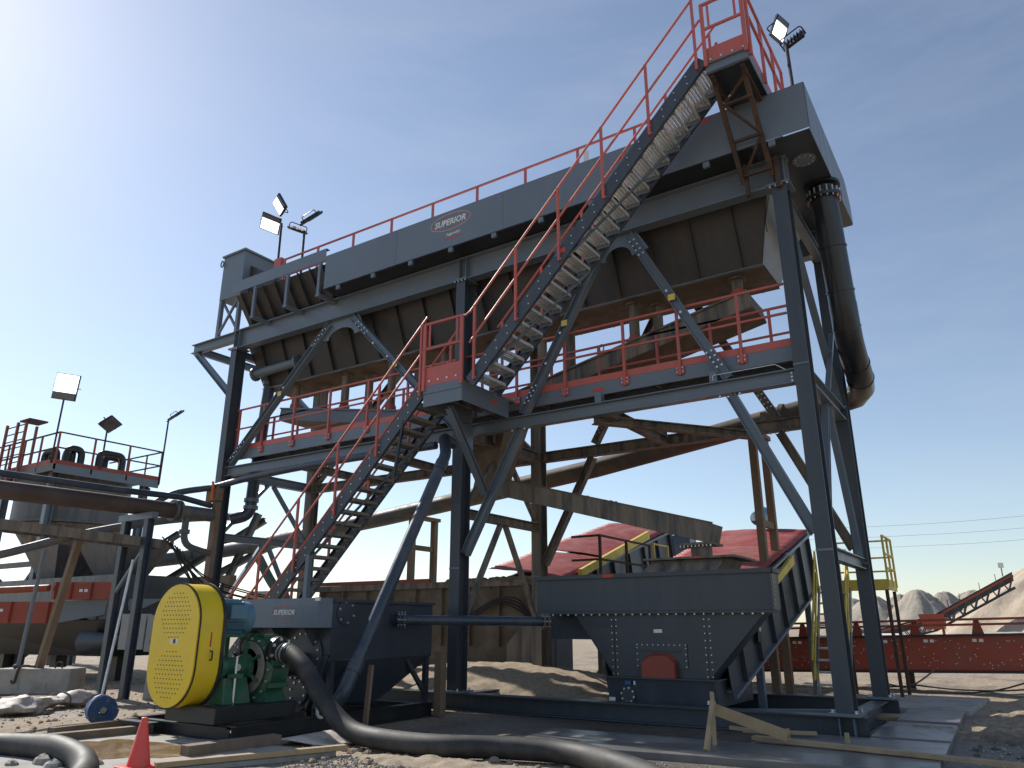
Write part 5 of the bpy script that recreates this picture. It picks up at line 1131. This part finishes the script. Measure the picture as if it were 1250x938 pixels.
part('knee', MB().bar((tx-.1, 17.3, tz-.35), (-29.8, 17.3, tz-1.0), .1), pg, LT); part('knee', MB().bar((-29.4, ty0+.1, tz-.1), (-29.8, ty0+.3, tz-1.3), .08), pg, LT)
for i, (x, y, w) in enumerate(((-29.9, 14.2, .55), (-30.6, 14.5, .5), (-29.7, 15.35, .95), (-30.3, 15.9, .7), (-31.6, 14.2, .9), (-32.2, 14.6, .7))):
    vert = i in (0, 2, 3)
    dx, dy = (0, w) if vert else (w, 0)
    part('loop_pipe', MB().tube(arc_path([(x, y, tz), (x, y, tz+.85), (x+dx, y+dy, tz+.85), (x+dx, y+dy, tz)], .25, 5), .13, 12), M['hdpe'], LT)
# ladder cage
for x in (-33.2, -32.3, -31.6): part('ladder_rail', MB().bar((x, 13.3, 6.4), (x, 13.3, 9.15), .09), M['redconv'], LT)
part('ladder_rail', MB().bar((-33.0, 14.3, 6.4), (-33.0, 14.3, 9.3), .09), M['redconv'], LT)
for i in range(9): part('ladder_rung', MB().bar((-33.2, 13.3, 6.6+i*.3), (-31.6, 13.3, 6.6+i*.3), .035), M['rust'], LT)
part('ladder_cap', MB().box(-32.0, -31.2, 13.2, 13.9, 9.1, 9.16), M['rust'], LT)
mast('tall lit floodlight on the near corner of the left tower', (-29.3, 13.4, 7.2), (-29.22, 13.4, 9.75), [((-29.15, 13.35, 10.1), (.5, -.85, -.15), 3.3, True, .95, 1.0)], m=M['rust'])
mast('small dark floodlight in the middle of the left tower railing', (-29.0, 15.1, 7.2), (-29.0, 15.1, 8.75), [((-29.0, 15.2, 9.0), (.6, .2, -.75), .3, False, .8, .6)])
mast('thin floodlight tilted edge-on at the far corner of the left tower', (-29.05, 17.6, 7.0), (-29.05, 17.62, 9.7), [((-29.0, 17.9, 9.95), (.2, .66, -.70), 0, False, .8, .6)])
# second machine under the tower: hull of a screen
HL = thing('scrubber_hull', 'dark steel machine hull with big cone underside low behind the concrete blocks', 'machine', (-27, 13, GZ))
part('hull', MB().hexa([(-31.5, 11.6, .6), (-22.4, 12.8, .6), (-22.4, 14.6, .6), (-31.5, 14.6, .6)][::-1], [(-31.8, 11.2, 1.6), (-21.6, 12.4, 1.6), (-21.6, 15.0, 1.6), (-31.8, 15.0, 1.6)][::-1]), M['black'], HL)
part('deck_plate', MB().box(-31.8, -22.0, 12.6, 15.0, 1.62, 2.9), M['slate_sump_shade'], HL)
for k, (x, y) in enumerate(((-27.4, 13.6), (-24.6, 14.0))):
    part('feed_hopper', MB().hexa([(x-.5, y-.5, 2.9), (x+.5, y-.5, 2.9), (x+.5, y+.6, 2.9), (x-.5, y+.6, 2.9)][::-1], [(x-1.2, y-.9, 4.0), (x+1.2, y-.9, 4.0), (x+1.2, y+1.0, 4.0), (x-1.2, y+1.0, 4.0)][::-1]), M['plantgrey'], HL)
for k in range(7): x = -27.5 + k*.75; part('spout', MB().cyl((x, 12.3+.09*k, 1.95), (x, 12.25+.09*k, 1.6), .22, 12), M['black'], HL)
for x in (-30, -26.5, -23): part('leg', MB().bar((x, 13.5, GZ-.05), (x, 13.5, .62), .35), M['black'], HL)
part('nose', MB().cyl((-22.6, 12.2, 1.0), (-21.2, 12.35, 1.05), .34, 16, .12), M['frame'], HL)
def redbox(label, a, b, z0, z1):
    t = thing('red_girder', label, 'girder', (a[0], a[1], z0), 'red girders of the left plant')
    A = V((*a, 0)); B = V((*b, 0)); n = V((B.y-A.y, -(B.x-A.x), 0)).normalized()
    part('web', MB().hexa([A+V((0,0,z0)), A-n*.3+V((0,0,z0)), A-n*.3+V((0,0,z1)), A+V((0,0,z1))], [B+V((0,0,z0)), B-n*.3+V((0,0,z0)), B-n*.3+V((0,0,z1)), B+V((0,0,z1))]), M['redconv'], t)
    for k in (.05, .3, .62, .95): c = A.lerp(B, k); part('rib', MB().bar(c+n*.03+V((0,0,z0)), c+n*.03+V((0,0,z1)), .06), M['redconv'], t)
    for k in (.46, .54): c = A.lerp(B, k)+n*.004; s_ = (B-A).normalized()*.05; part('number_tag', MB().hexa([c-s_+V((0,0,z1-.28)), c+s_+V((0,0,z1-.28)), c+s_+V((0,0,z1-.2)), c-s_+V((0,0,z1-.2))], [c-s_+n*.01+V((0,0,z1-.28)), c+s_+n*.01+V((0,0,z1-.28)), c+s_+n*.01+V((0,0,z1-.2)), c-s_+n*.01+V((0,0,z1-.2))]), M['label'], t)
    return t
redbox('short red girder with white tags beside the two blue posts', (-23.78, 11.6), (-22.25, 12.6), 2.18, 2.67)
redbox('longer red girder cut by the left edge of the picture', (-26.6, 9.9), (-23.9, 11.8), 1.52, 2.12)
part('blue_pipe', MB().cyl((-27, 9.7, 2.35), (-23.8, 11.5, 2.5), .1, 12), M['redconv'], HL)
CT = thing('guard_plate', 'dark curved guard plate sweeping up behind the blue posts', 'guard', (-23, 12.6, 1.4))
part('plate', MB().plate([(-24.0, 11.85, 1.5), (-21.6, 13.2, 1.95), (-21.2, 13.5, 2.2), (-22.6, 12.55, 2.2), (-23.9, 11.9, 2.13)], .05), M['slate'], CT)
# pipe rack with two blue posts and the pipes it carries
PR = thing('pipe_rack', 'two dark blue posts with a channel carrying the pipes left of the frame', 'rack', (-17.4, 10.2, GZ))
for x in (-17.95, -17.0): part('post', MB().ib((x, 10.2, GZ-.02), (x, 10.2, 3.85), .17, .17), M['bluepipe'], PR)
part('cap_beam', MB().bar((-18.2, 10.2, 3.93), (-16.8, 10.2, 3.93), .16, .15), M['slate'], PR)
for x in (-17.75, -17.15): part('tray_rail', MB().ch((x, 2.5, 3.55), (x, 11.0, 3.32), .05, .2, flip=1 if x < -17.5 else -1), M['muddy'], PR)
for i in range(16): y = 3.0 + i*.5; part('tray_rung', MB().bar((-17.74, y, 3.50-.027*(y-2.5)), (-17.16, y, 3.50-.027*(y-2.5)), .05, .03), M['oldwood'], PR)
part('rung_brace', MB().bar((-17.9, 10.15, 2.2), (-17.05, 10.15, 3.1), .06), M['slate'], PR)
tag(mesh_obj('alloy_pole', MB().cyl((-16.75, 9.55, GZ), (-17.1, 10.0, 2.9), .03, 10), M['galv']), 'thin bare alloy pole leaning against the blue posts', 'pole')
BP = thing('supply_pipe', 'fat brown pipe entering from the left edge toward the left column', 'pipe', (-17.6, 9, 4.2))
part('pipe_length', MB().tube([(-17.6, 1.5, 4.10), (-17.6, 11.2, 4.22)], .2, 20), M['brownpipe'], BP)
part('pipe_length', MB().tube([(-17.6, 11.3, 4.22), (-17.7, 12.3, 4.24)], .17, 18), M['plantgrey'], BP)
for y in (11.15, 11.28): part('pipe_flange', MB().cyl((-17.6, y-.03, 4.22), (-17.6, y+.03, 4.22), .27, 18), M['plantgrey'], BP)
part('drain_leg', MB().tube(arc_path([(-17.62, 11.55, 4.1), (-17.62, 11.55, 3.4), (-17.62, 12.3, 3.25), (-17.62, 12.5, 3.25)], .3, 5), .085, 12), M['plantgrey'], BP)
part('pipe_coupling', MB().cyl((-17.62, 11.55, 3.68), (-17.62, 11.55, 3.78), .13, 14), M['plantgrey'], BP)
tag(mesh_obj('blue_line', MB().tube([(-17.45, 1.5, 4.46), (-17.45, 9.5, 4.50), (-17.45, 11.2, 4.55), (-17.75, 12.3, 4.5)], .075, 14), M['bluepipe']), 'slim dark blue pipe lying on top of the fat brown pipe', 'pipe')
SW = [(-18.6, 11.0, 4.3), (-18.3, 11.5, 4.75), (-17.75, 12.32, 5.0), (-16.5, 12.36, 5.1), (-14.4, 12.38, 5.18), (-12.2, 12.4, 5.2), (-10.2, 12.45, 5.2)]
tag(mesh_obj('sweeping_pipe', MB().tube(smooth_path(SW, 6), .085, 14), M['bluepipe']), 'slim dark pipe sweeping from the left column along under the chord beam', 'pipe')
tag(mesh_obj('orange_strap', MB().tube(smooth_path([(-17.7, 12.25, 5.12), (-17.62, 12.22, 5.0), (-17.64, 12.23, 4.85), (-17.58, 12.2, 4.6)], 4), .035, 8), M['orange']), 'bright orange strap tied round the left column and slim pipe', 'strap')
tag(mesh_obj('strap_board', MB().box(-18.0, -17.5, 12.3, 12.47, 4.62, 5.0), M['brownpost']), 'short brown board strapped to the left column', 'board')
tag(mesh_obj('timber_facing', MB().box(-17.72, -17.53, 12.33, 12.47, 0.3, 4.60), M['brownpost']), 'tall brown board facing the lower part of the left column', 'board')
tag(mesh_obj('grey_pipe', MB().tube(smooth_path([(-22.5, 6.0, 2.5), (-21.5, 8.5, 3.0), (-20.5, 10.5, 3.75), (-19.8, 12.5, 4.3), (-19.6, 14.5, 4.6)], 6), .11, 14), M['plantgrey']), 'plain grey pipe bending up behind the pipe rack', 'pipe')
tag(mesh_obj('green_hose', MB().tube(smooth_path([(-17.2, 13.6, 3.2), (-16.4, 13.7, 2.3), (-15.3, 13.9, 1.75), (-13.8, 14.2, 1.7), (-12.5, 14.5, 1.85)], 8), .12, 14), M['greenhose']), 'dull green hose sagging between the left column and the lower stairs', 'hose')
for k in range(9):
    w_ = rnd.uniform(-.12, .12)
    pts = [(-17.2+.05*k, 10.7+.04*k, 3.5-.04*k), (-17.15+.03*k, 11.3+.05*k+w_, 3.0-.10*k), (-16.9, 12.0+.05*k, 2.45-.075*k+w_), (-16.2, 13.3+.05*k, 2.1-.06*k+w_*.6), (-14.8, 13.9, 1.95-.09*k+w_), (-12.9, 14.4, 1.75-.05*k+w_)]
    nm = ('topmost', 'second', 'third', 'fourth', 'fifth', 'sixth', 'seventh', 'eighth', 'lowest')[k]
    tag(mesh_obj('black_cable', MB().tube(smooth_path(pts, 6), .017, 6), M['cable']), nm + ' of the bundled black cables sweeping past the left column', 'cable', 'cable bundle by the left column')
# brown prop, jack, cabinet, blocks
tag(mesh_obj('timber_prop', MB().bar((-20.5, 10.0, .42), (-20.15, 10.25, 3.55), .16), M['brownpost']), 'tall brown timber prop standing on the left concrete block', 'post')
tag(mesh_obj('prop_head', MB().box(-20.6, -19.75, 10.05, 10.5, 3.56, 3.68), M['rust']), 'rusty plate on top of the brown timber prop', 'plate')
tag(mesh_obj('ratchet_pole', MB().cyl((-20.9, 9.7, .4), (-20.75, 9.75, 3.3), .05, 8), M['slate']), 'thin dark pole standing just left of the brown timber prop', 'pole')
def block(label, c, rz, s=(1.5, .75, .52)):
    t = thing('concrete_block', label, 'concrete block', (c[0], c[1], GZ), 'concrete blocks')
    m_ = MB(); w, d, h = s; ca, sa = math.cos(rz), math.sin(rz)
    def T(x, y, z): return (c[0] + x*ca - y*sa, c[1] + x*sa + y*ca, GZ + z)
    m_.hexa([T(-w/2,-d/2,-.02), T(w/2,-d/2,-.02), T(w/2,d/2,-.02), T(-w/2,d/2,-.02)][::-1], [T(-w/2+.02,-d/2+.02,h), T(w/2-.02,-d/2+.02,h), T(w/2-.02,d/2-.02,h), T(-w/2+.02,d/2-.02,h)][::-1])
    part('block_body', m_, M['conc'], t, bevel=.03)
    for x in (-.35, .3): part('fork_slot', MB().hexa([T(x-.12,-d/2-.012,.1), T(x+.12,-d/2-.012,.1), T(x+.12,-d/2+.03,.1), T(x-.12,-d/2+.03,.1)], [T(x-.12,-d/2-.008,.26), T(x+.12,-d/2-.008,.26), T(x+.12,-d/2+.03,.26), T(x-.12,-d/2+.03,.26)]), M['black'] if False else M['conc'], t)
    part('lifting_loop', MB().tube(smooth_path([T(.4,-.1,h-.02), T(.42,-.1,h+.12), T(.55,-.1,h+.12), T(.57,-.1,h-.02)], 4), .02, 6), M['rust'], t)
    return t
block('pale concrete block at the left edge with the timber prop on top', (-20.5, 10.05), R(35), (1.9, .8, .56))
block('concrete block directly behind the yellow pump guard', (-16.2, 11.0), R(30), (1.3, .7, .5))
block('small concrete block far behind the two blue posts', (-21.3, 14.5), R(30), (1.2, .7, .6))
tag(mesh_obj('chain', MB().tube(smooth_path([(-20.9, 9.6, .5), (-20.7, 9.55, .52), (-20.65, 9.5, .2), (-20.5, 9.5, .18), (-20.45, 9.55, .5), (-20.1, 9.7, .52)], 6), .03, 6), M['rust']), 'dark chain draped over the left concrete block', 'chain')
CB = thing('control_cabinet', 'grey electrical control cabinet between the blue posts and the pump guard', 'cabinet', (-19.8, 12.1, .85))
part('cabinet_body', MB().hexa([(-20.2, 11.75, .85), (-19.65, 12.1, .85), (-19.8, 12.35, .85), (-20.35, 12.0, .85)][::-1], [(-20.2, 11.75, 1.75), (-19.65, 12.1, 1.75), (-19.8, 12.35, 1.75), (-20.35, 12.0, 1.75)][::-1]), M['cabinet'], CB)
part('side_panel', MB().hexa([(-19.6, 12.12, .8), (-19.2, 12.35, .8), (-19.3, 12.55, .8), (-19.7, 12.32, .8)][::-1], [(-19.6, 12.12, 1.72), (-19.2, 12.35, 1.72), (-19.3, 12.55, 1.72), (-19.7, 12.32, 1.72)][::-1]), M['cabinet'], CB)
part('stand', MB().bar((-20.0, 12.05, GZ), (-20.0, 12.05, .85), .08), M['slate'], CB); part('stand', MB().bar((-19.5, 12.35, GZ), (-19.5, 12.35, .8), .08), M['slate'], CB)
part('knob', MB().cyl((-19.4, 12.22, 1.05), (-19.37, 12.16, 1.05), .06, 12), M['slate'], CB)
RF = thing('brown_frame', 'brown timber goal-post frame seen between the posts and the pump guard', 'frame', (-19.5, 14.5, GZ))
for x in (-21.0, -19.55): part('post', MB().bar((x, 14.5, GZ-.05), (x, 14.5, 2.65), .2), M['brownpost'], RF)
part('lintel', MB().bar((-21.15, 14.5, 2.76), (-19.4, 14.5, 2.76), .22), M['brownpost'], RF)
tag(mesh_obj('folded_sheet', MB().hexa([(-20.6, 15.2, 1.6), (-19.2, 15.2, 2.3), (-19.0, 15.6, 2.3), (-20.4, 15.6, 1.6)], [(-20.5, 15.0, 1.75), (-19.2, 15.0, 2.42), (-19.0, 15.6, 2.45), (-20.3, 15.6, 1.75)]), M['galv']), 'pale bent steel sheet leaning inside the brown frame', 'sheet')
tag(mesh_obj('hooped_bar', MB().tube(arc_path([(-17.6, 11.6, GZ), (-17.6, 11.6, .85), (-17.25, 11.75, .85), (-17.25, 11.75, GZ)], .15, 4), .02, 6), M['galv']), 'small bent hoop bar standing behind the second blue post', 'bar')
# lattice tower legs far left
for i, (x, y) in enumerate(((-35.2, 17.5), (-36.4, 18.5))):
    t = thing('lattice_leg', ('nearer', 'farther')[i] + ' lattice leg with cross bracing at the far left edge', 'tower', (x, y, GZ), 'lattice legs at far left')
    for dx in (0, 1.3): part('upright', MB().bar((x+dx, y, GZ-.05), (x+dx, y, 6.5), .14), pg, t)
    for k in range(5): part('lacing', MB().bar((x, y, .3+k*1.2), (x+1.3, y, 1.5+k*1.2), .07), pg, t); part('lacing', MB().bar((x, y, 1.5+k*1.2), (x+1.3, y, .3+k*1.2), .07), pg, t)
# diagonal supports behind the pipe rack
for i, (p_, q_) in enumerate((((-27.5, 15.5, 1.8), (-22.0, 17.5, 5.0)), ((-26.5, 15.6, 1.6), (-21.0, 17.6, 4.3)), ((-24.0, 16.5, .2), (-22.0, 17.2, 5.2)), ((-30.0, 14.5, 1.7), (-25.0, 16.2, 4.6)))):
    tag(mesh_obj('steel_strut', MB().ib(p_, q_, .2, .2), pg), ('upper long grey strut slanting behind the blue posts', 'lower long grey strut slanting behind the blue posts', 'steep grey strut just left of the blue posts', 'grey strut crossing below the round tower cone')[i], 'strut', 'struts behind the blue posts')

# ================================================================ THINGS ON THE GROUND
CN = thing('traffic_cone', 'orange-red traffic cone at the bottom left in front of the pump', 'traffic cone', (-8.55, 5.42, GZ))
part('cone_body', MB().tube([(-8.55, 5.42, GZ+.03), (-8.55, 5.42, GZ+.05), (-8.55, 5.42, GZ+.56), (-8.55, 5.42, GZ+.565)], [.135, .128, .032, .022], 24), M['cone'], CN)
part('cone_base', MB().box(-8.73, -8.37, 5.24, 5.60, GZ+.042, GZ+.07), M['cone'], CN, bevel=.01)
LR = thing('rolled_hose', 'rolled blue flat hose lying on timbers left of the pump', 'hose roll', (-12.9, 7.5, GZ))
ctr = V((-13.0, 7.45, GZ+.24)); ax = V((.93, -.37, 0)).normalized(); sd2 = V((.37, .93, 0))
mb = MB(); nt = 90; prev = None
for i in range(nt+1):
    a = i/nt*2*math.pi*6; r = .05 + .17*i/nt
    for k, rr_ in ((-1, r), (1, r), (1, r+.021), (-1, r+.021)): mb.v.append(tuple(ctr + ax*(.19*k) + (sd2*math.cos(a) + V((0,0,1))*math.sin(a))*rr_))
for i in range(nt):
    for k in range(4): mb.f.append((i*4+k, i*4+(k+1) % 4, i*4+4+(k+1) % 4, i*4+4+k))
part('coil', mb, M['layflat'], LR); part('coupling', MB().cyl(ctr - ax*.2, ctr + ax*.21, .05, 12), M['conc'], LR)
def plank(label, p, q, w, h, m, name='timber'):
    tag(mesh_obj(name, MB().bar(p, q, w, h), m, bevel=.006), label, 'timber')
plank('farther dark timber just right of the blue hose roll', (-12.05, 6.2, -.02), (-12.2, 7.9, -.02), .16, .14, M['oldwood'])
plank('nearer dark timber between the blue hose roll and the cone', (-11.5, 5.8, -.02), (-11.3, 7.15, -.02), .16, .12, M['oldwood'])
plank('rusty channel timber lying in front of the pump skid', (-8.87, 6.2, .0), (-8.73, 7.5, .0), .2, .12, M['oldwood'])
plank('pale board edging the wet pad between cone and hose', (-8.36, 5.5, -.02), (-7.55, 7.6, -.02), .12, .06, M['wood'])
plank('muddy board leaning against the left sump leg', (-8.95, 9.4, -.1), (-8.93, 9.45, .85), .09, .05, M['brownpost'])
plank('brown post beside the link pipe in front of the middle column', (-9.15, 11.5, -.1), (-9.15, 11.5, 1.0), .16, .16, M['brownpost'])
tag(mesh_obj('rubber_mat', MB().add(*(lambda n: ([(x, y, -.06 + .09*math.sin(i*.8)*(.3+.7*(j/3))) for i in range(n) for j in range(4) for x, y in [(-9.0+i*.13+j*.05, 7.5+i*.06+j*.28)]], [(i*4+j, i*4+j+1, i*4+j+5, i*4+j+4) for i in range(n-1) for j in range(3)]))(9)), M['tarp']), 'crumpled pale sheet lying under the hose beside the skid', 'sheet').modifiers.new('S', 'SOLIDIFY').thickness = .012
plank('wet black plank beside the crumpled pale sheet', (-8.4, 8.75, -.06), (-7.6, 9.3, -.06), .2, .06, M['black'])
plank('brown plank end lying right of the crumpled sheet', (-8.05, 8.55, -.07), (-7.1, 9.55, -.07), .1, .05, M['oldwood'])
TF = thing('tarp_bundle', 'pale crumpled tarpaulin bundle lying on the dirt at left', 'tarpaulin', (-15.5, 8.2, GZ))
mb = MB(); pa, pb = V((-15.6, 6.95, .02)), V((-16.7, 9.35, .06)); n1, n2 = 40, 16; dd = (pb-pa).normalized(); ss_ = V((dd.y, -dd.x, 0))
for i in range(n1+1):
    k = i/n1; c = pa.lerp(pb, k); r = (.24 + .07*math.sin(k*9) - .08*math.exp(-((k-.62)/.05)**2)) * (math.sin(math.pi*min(1, max(0, k*.96+.02)))**.35)
    for j in range(n2):
        a = 2*math.pi*j/n2; w = 1 + .18*math.sin(3*a + 14*k) + .12*math.sin(5*a - 23*k) + rnd.uniform(-.05, .05)
        mb.v.append((c.x + ss_.x*r*1.35*w*math.cos(a), c.y + ss_.y*r*1.35*w*math.cos(a), max(GZ-.02, c.z + r*.6*w*math.sin(a))))
for i in range(n1):
    for j in range(n2): p = i*n2+j; q = i*n2+(j+1) % n2; mb.f.append((p, q, q+n2, p+n2))
part('tarp', mb, M['tarp'], TF, sm=50)
c = pa.lerp(pb, .62); part('tie_rope', MB().tube([c + V((ss_.x*.26*math.cos(a), ss_.y*.26*math.cos(a), .16*math.sin(a))) for a in [2*math.pi*i/16 for i in range(17)]], .018, 6), M['oldwood'], TF)
# concrete / rubber mats in front and right of the frame
def cmat(label, pts, z1, m=None):
    o = mesh_obj('ground_mat', MB().add([(x, y, GZ-.05) for x, y in pts] + [(x, y, z1) for x, y in pts], [(3,2,1,0),(4,5,6,7),(0,1,5,4),(1,2,6,5),(2,3,7,6),(3,0,4,7)]), m or M['wetmat'], bevel=.012); tag(o, label, 'mat', 'concrete mats laid round the frame')
cmat('front wet concrete mat under the trestle plank', [(-6.1, 9.15), (-1.05, 9.75), (-1.15, 10.85), (-6.3, 10.7)], -.02)
cmat('second wet concrete mat right in front of the right foot', [(-3.4, 10.95), (-1.12, 10.95), (-1.15, 12.3), (-3.4, 12.2)], -.03)
cmat('third wet concrete mat beside the right foot', [(-2.15, 12.4), (-1.15, 12.4), (-1.2, 14.4), (-2.2, 14.4)], -.02)
cmat('fourth concrete mat right of the rear foot', [(-2.1, 14.6), (-1.2, 14.6), (-1.25, 16.6), (-2.15, 16.6)], -.01)
cmat('farthest concrete mat beyond the right columns', [(-2.9, 16.9), (-1.2, 16.9), (-1.0, 20.0), (-2.9, 20.0)], -.02, M['conc'])
cmat('concrete mat in front of the pump skid covered with muddy water', [(-12.9, 5.3), (-8.75, 4.2), (-7.6, 7.5), (-11.5, 7.05)], -.058, M['conc'])
# brown puddle on the pad
mb = MB(); n = 44; cc = V((-9.95, 6.2, -.0545)); mb.v.append(tuple(cc))
for i in range(n):
    a = 2*math.pi*i/n; r = 1 + .35*noise.noise(V((math.cos(a)*1.6, math.sin(a)*1.6, 3))) + .2*noise.noise(V((math.cos(a)*4, math.sin(a)*4, 8))); mb.v.append((cc.x + 1.15*r*math.cos(a) + .15*math.sin(a), cc.y + .6*r*math.sin(a), cc.z))
for i in range(n): mb.f.append((0, 1+i, 1+(i+1) % n))
M['puddle'] = mat('muddy_water', (.30, .20, .10), .06, dirt=(.38, .29, .18), damt=.5, dscale=1.5, bump=.02, bscale=6)
tag(mesh_obj('puddle', mb, M['puddle'], None, sm=0), kind='structure')
# broken trestle of raw timber by the right sump
TS = thing('timber_trestle', 'broken raw timber trestle with a long plank lying across the front mat', 'trestle', (-3.6, 10.2, GZ))
part('post', MB().bar((-3.68, 10.35, -.03), (-3.72, 10.5, .6), .05, .11), M['wood'], TS); part('post', MB().bar((-3.60, 9.8, -.03), (-3.66, 10.35, .5), .05, .1), M['wood'], TS)
part('leaning_board', MB().bar((-3.7, 10.36, .42), (-2.85, 10.75, .10), .04, .14), M['wood'], TS)
part('long_plank', MB().bar((-3.35, 10.95, .03), (-.15, 10.55, -.0), .14, .045), M['wood'], TS)
part('short_board', MB().bar((-3.75, 11.2, .1), (-3.0, 11.3, .04), .1, .04), M['wood'], TS); part('short_board', MB().bar((-3.7, 11.6, .02), (-2.75, 11.9, .02), .1, .04), M['wood'], TS)
tag(mesh_obj('wood_stake', MB().bar((-3.0, 11.35, -.05), (-3.0, 11.35, .12), .04), M['wood']), 'short wood stake left of the right foot', 'stake', 'stakes by the right foot')
tag(mesh_obj('wood_stake', MB().bar((-2.28, 11.5, -.05), (-2.28, 11.5, .1), .05), M['wood']), 'short wood stake in front of the right foot', 'stake', 'stakes by the right foot')
plank('timber packing block under the rear right foot', (-2.75, 15.3, -.06), (-2.1, 15.3, -.06), .5, .1, M['wood'], 'packing_block')
# ---- loose sand
def mound(name, label, cx_, cy_, rx, ry, h, seed, m, z0=GZ, n=70, kind=None, rough=.05):
    rg = random.Random(seed); ph = [rg.uniform(0, 6.28) for _ in range(12)]; mb = MB(); k = n
    for j in range(k+1):
        for i in range(k+1):
            u_ = i/k*2-1; v_ = j/k*2-1; r = math.hypot(u_, v_); a = math.atan2(v_, u_); rr_ = r / (1 + .12*math.sin(2*a+ph[0]) + .08*math.sin(5*a+ph[1]))
            z = h * (max(0, 1-rr_*rr_))**1.15 if rr_ < 1 else 0
            x = cx_ + rx*u_; y = cy_ + ry*v_
            z += rough*h*(noise.fractal(V((x*2.2+seed, y*2.2, 0)), 1.0, 2.0, 4)*2.0) * min(1, max(0, 1-rr_)*4)
            mb.v.append((x, y, z0 - .06 + z))
    for j in range(k):
        for i in range(k): p = j*(k+1)+i; mb.f.append((p, p+1, p+k+2, p+k+1))
    o = mesh_obj(name, mb, m, None, sm=180); tag(o, label, 'sand pile'); return o
mound('sand_mound', 'broad tan sand mound lying under the frame, striped by shadows', -10.6, 15.6, 4.6, 2.9, .78, 3, M['sand'])
mound('sand_mound', 'lower sand spill between the left sump and the middle column', -12.8, 14.2, 2.2, 1.6, .42, 5, M['sand'])
mound('sand_mound', 'ridge of light sand along the front of the black hose', -5.7, 7.6, 2.0, .5, .13, 8, M['sand'], rough=.25, n=90)
mound('sand_mound', 'small dark spoil heap at the right edge behind the mats', 1.2, 15.9, 2.6, 1.0, .34, 9, M['ground'], rough=.2)
mound('sand_mound', 'churned mud ridge just right of the concrete mats', .6, 13.6, 2.0, .9, .26, 11, M['ground'], rough=.3, n=90)
mound('sand_mound', 'low mud clod pile lying across the third mat', -1.7, 13.9, .7, .35, .16, 15, M['ground'], rough=.3)
mound('sand_mound', 'tan ridge beyond the red conveyor cables', 1.5, 19.5, 3.0, .9, .25, 17, M['sand'], rough=.2)
# gravel and small clods: nobody could count them
mb = MB()
for i in range(5200):
    k = i % 4
    if k == 0: x = rnd.uniform(-1.0, 3.5); y = rnd.uniform(9.5, 13.5)
    elif k == 1: x = rnd.uniform(-7.5, -6.0); y = rnd.uniform(5.6, 7.6)
    elif k == 2: x = rnd.uniform(-20, -10); y = rnd.uniform(4.5, 12)
    else: x = rnd.uniform(-8.5, 3); y = rnd.uniform(6.5, 9.3)
    r = rnd.uniform(.008, .022) * (1.7 if rnd.random() < .06 else 1)
    b0 = len(mb.v); z = ground_h(x, y) + r*.3
    for (a_, b_, c_) in ((1,0,0), (-1,0,0), (0,1,0), (0,-1,0), (0,0,1), (0,0,-1)): q = rnd.uniform(.7, 1.25); mb.v.append((x+a_*r*q, y+b_*r*q, z+c_*r*.8*q))
    for f in ((0,2,4), (2,1,4), (1,3,4), (3,0,4), (2,0,5), (1,2,5), (3,1,5), (0,3,5)): mb.f.append([b0+t for t in f])
tag(mesh_obj('gravel', mb, M['conc'], None, sm=0), 'scattered gravel and clods on the dirt', 'gravel', kind='stuff')

mb = MB()
for i in range(900):
    k = i % 3
    if k == 0: x = rnd.uniform(-.9, 4.0); y = rnd.uniform(11.5, 18)
    elif k == 1: x = rnd.uniform(-22, -11); y = rnd.uniform(6, 14)
    else: x = rnd.uniform(-9, -3); y = rnd.uniform(6.8, 8.9)
    r = rnd.uniform(.015, .05) * (1.8 if rnd.random() < .08 else 1)
    mb.sph((x, y, ground_h(x, y) + r*.25), r, 6, 4, (1.2, 1, .7), .5)
tag(mesh_obj('soil_clods', mb, M['ground'], None, sm=0), 'loose clods of dirt strewn over the ground', 'dirt', kind='stuff')
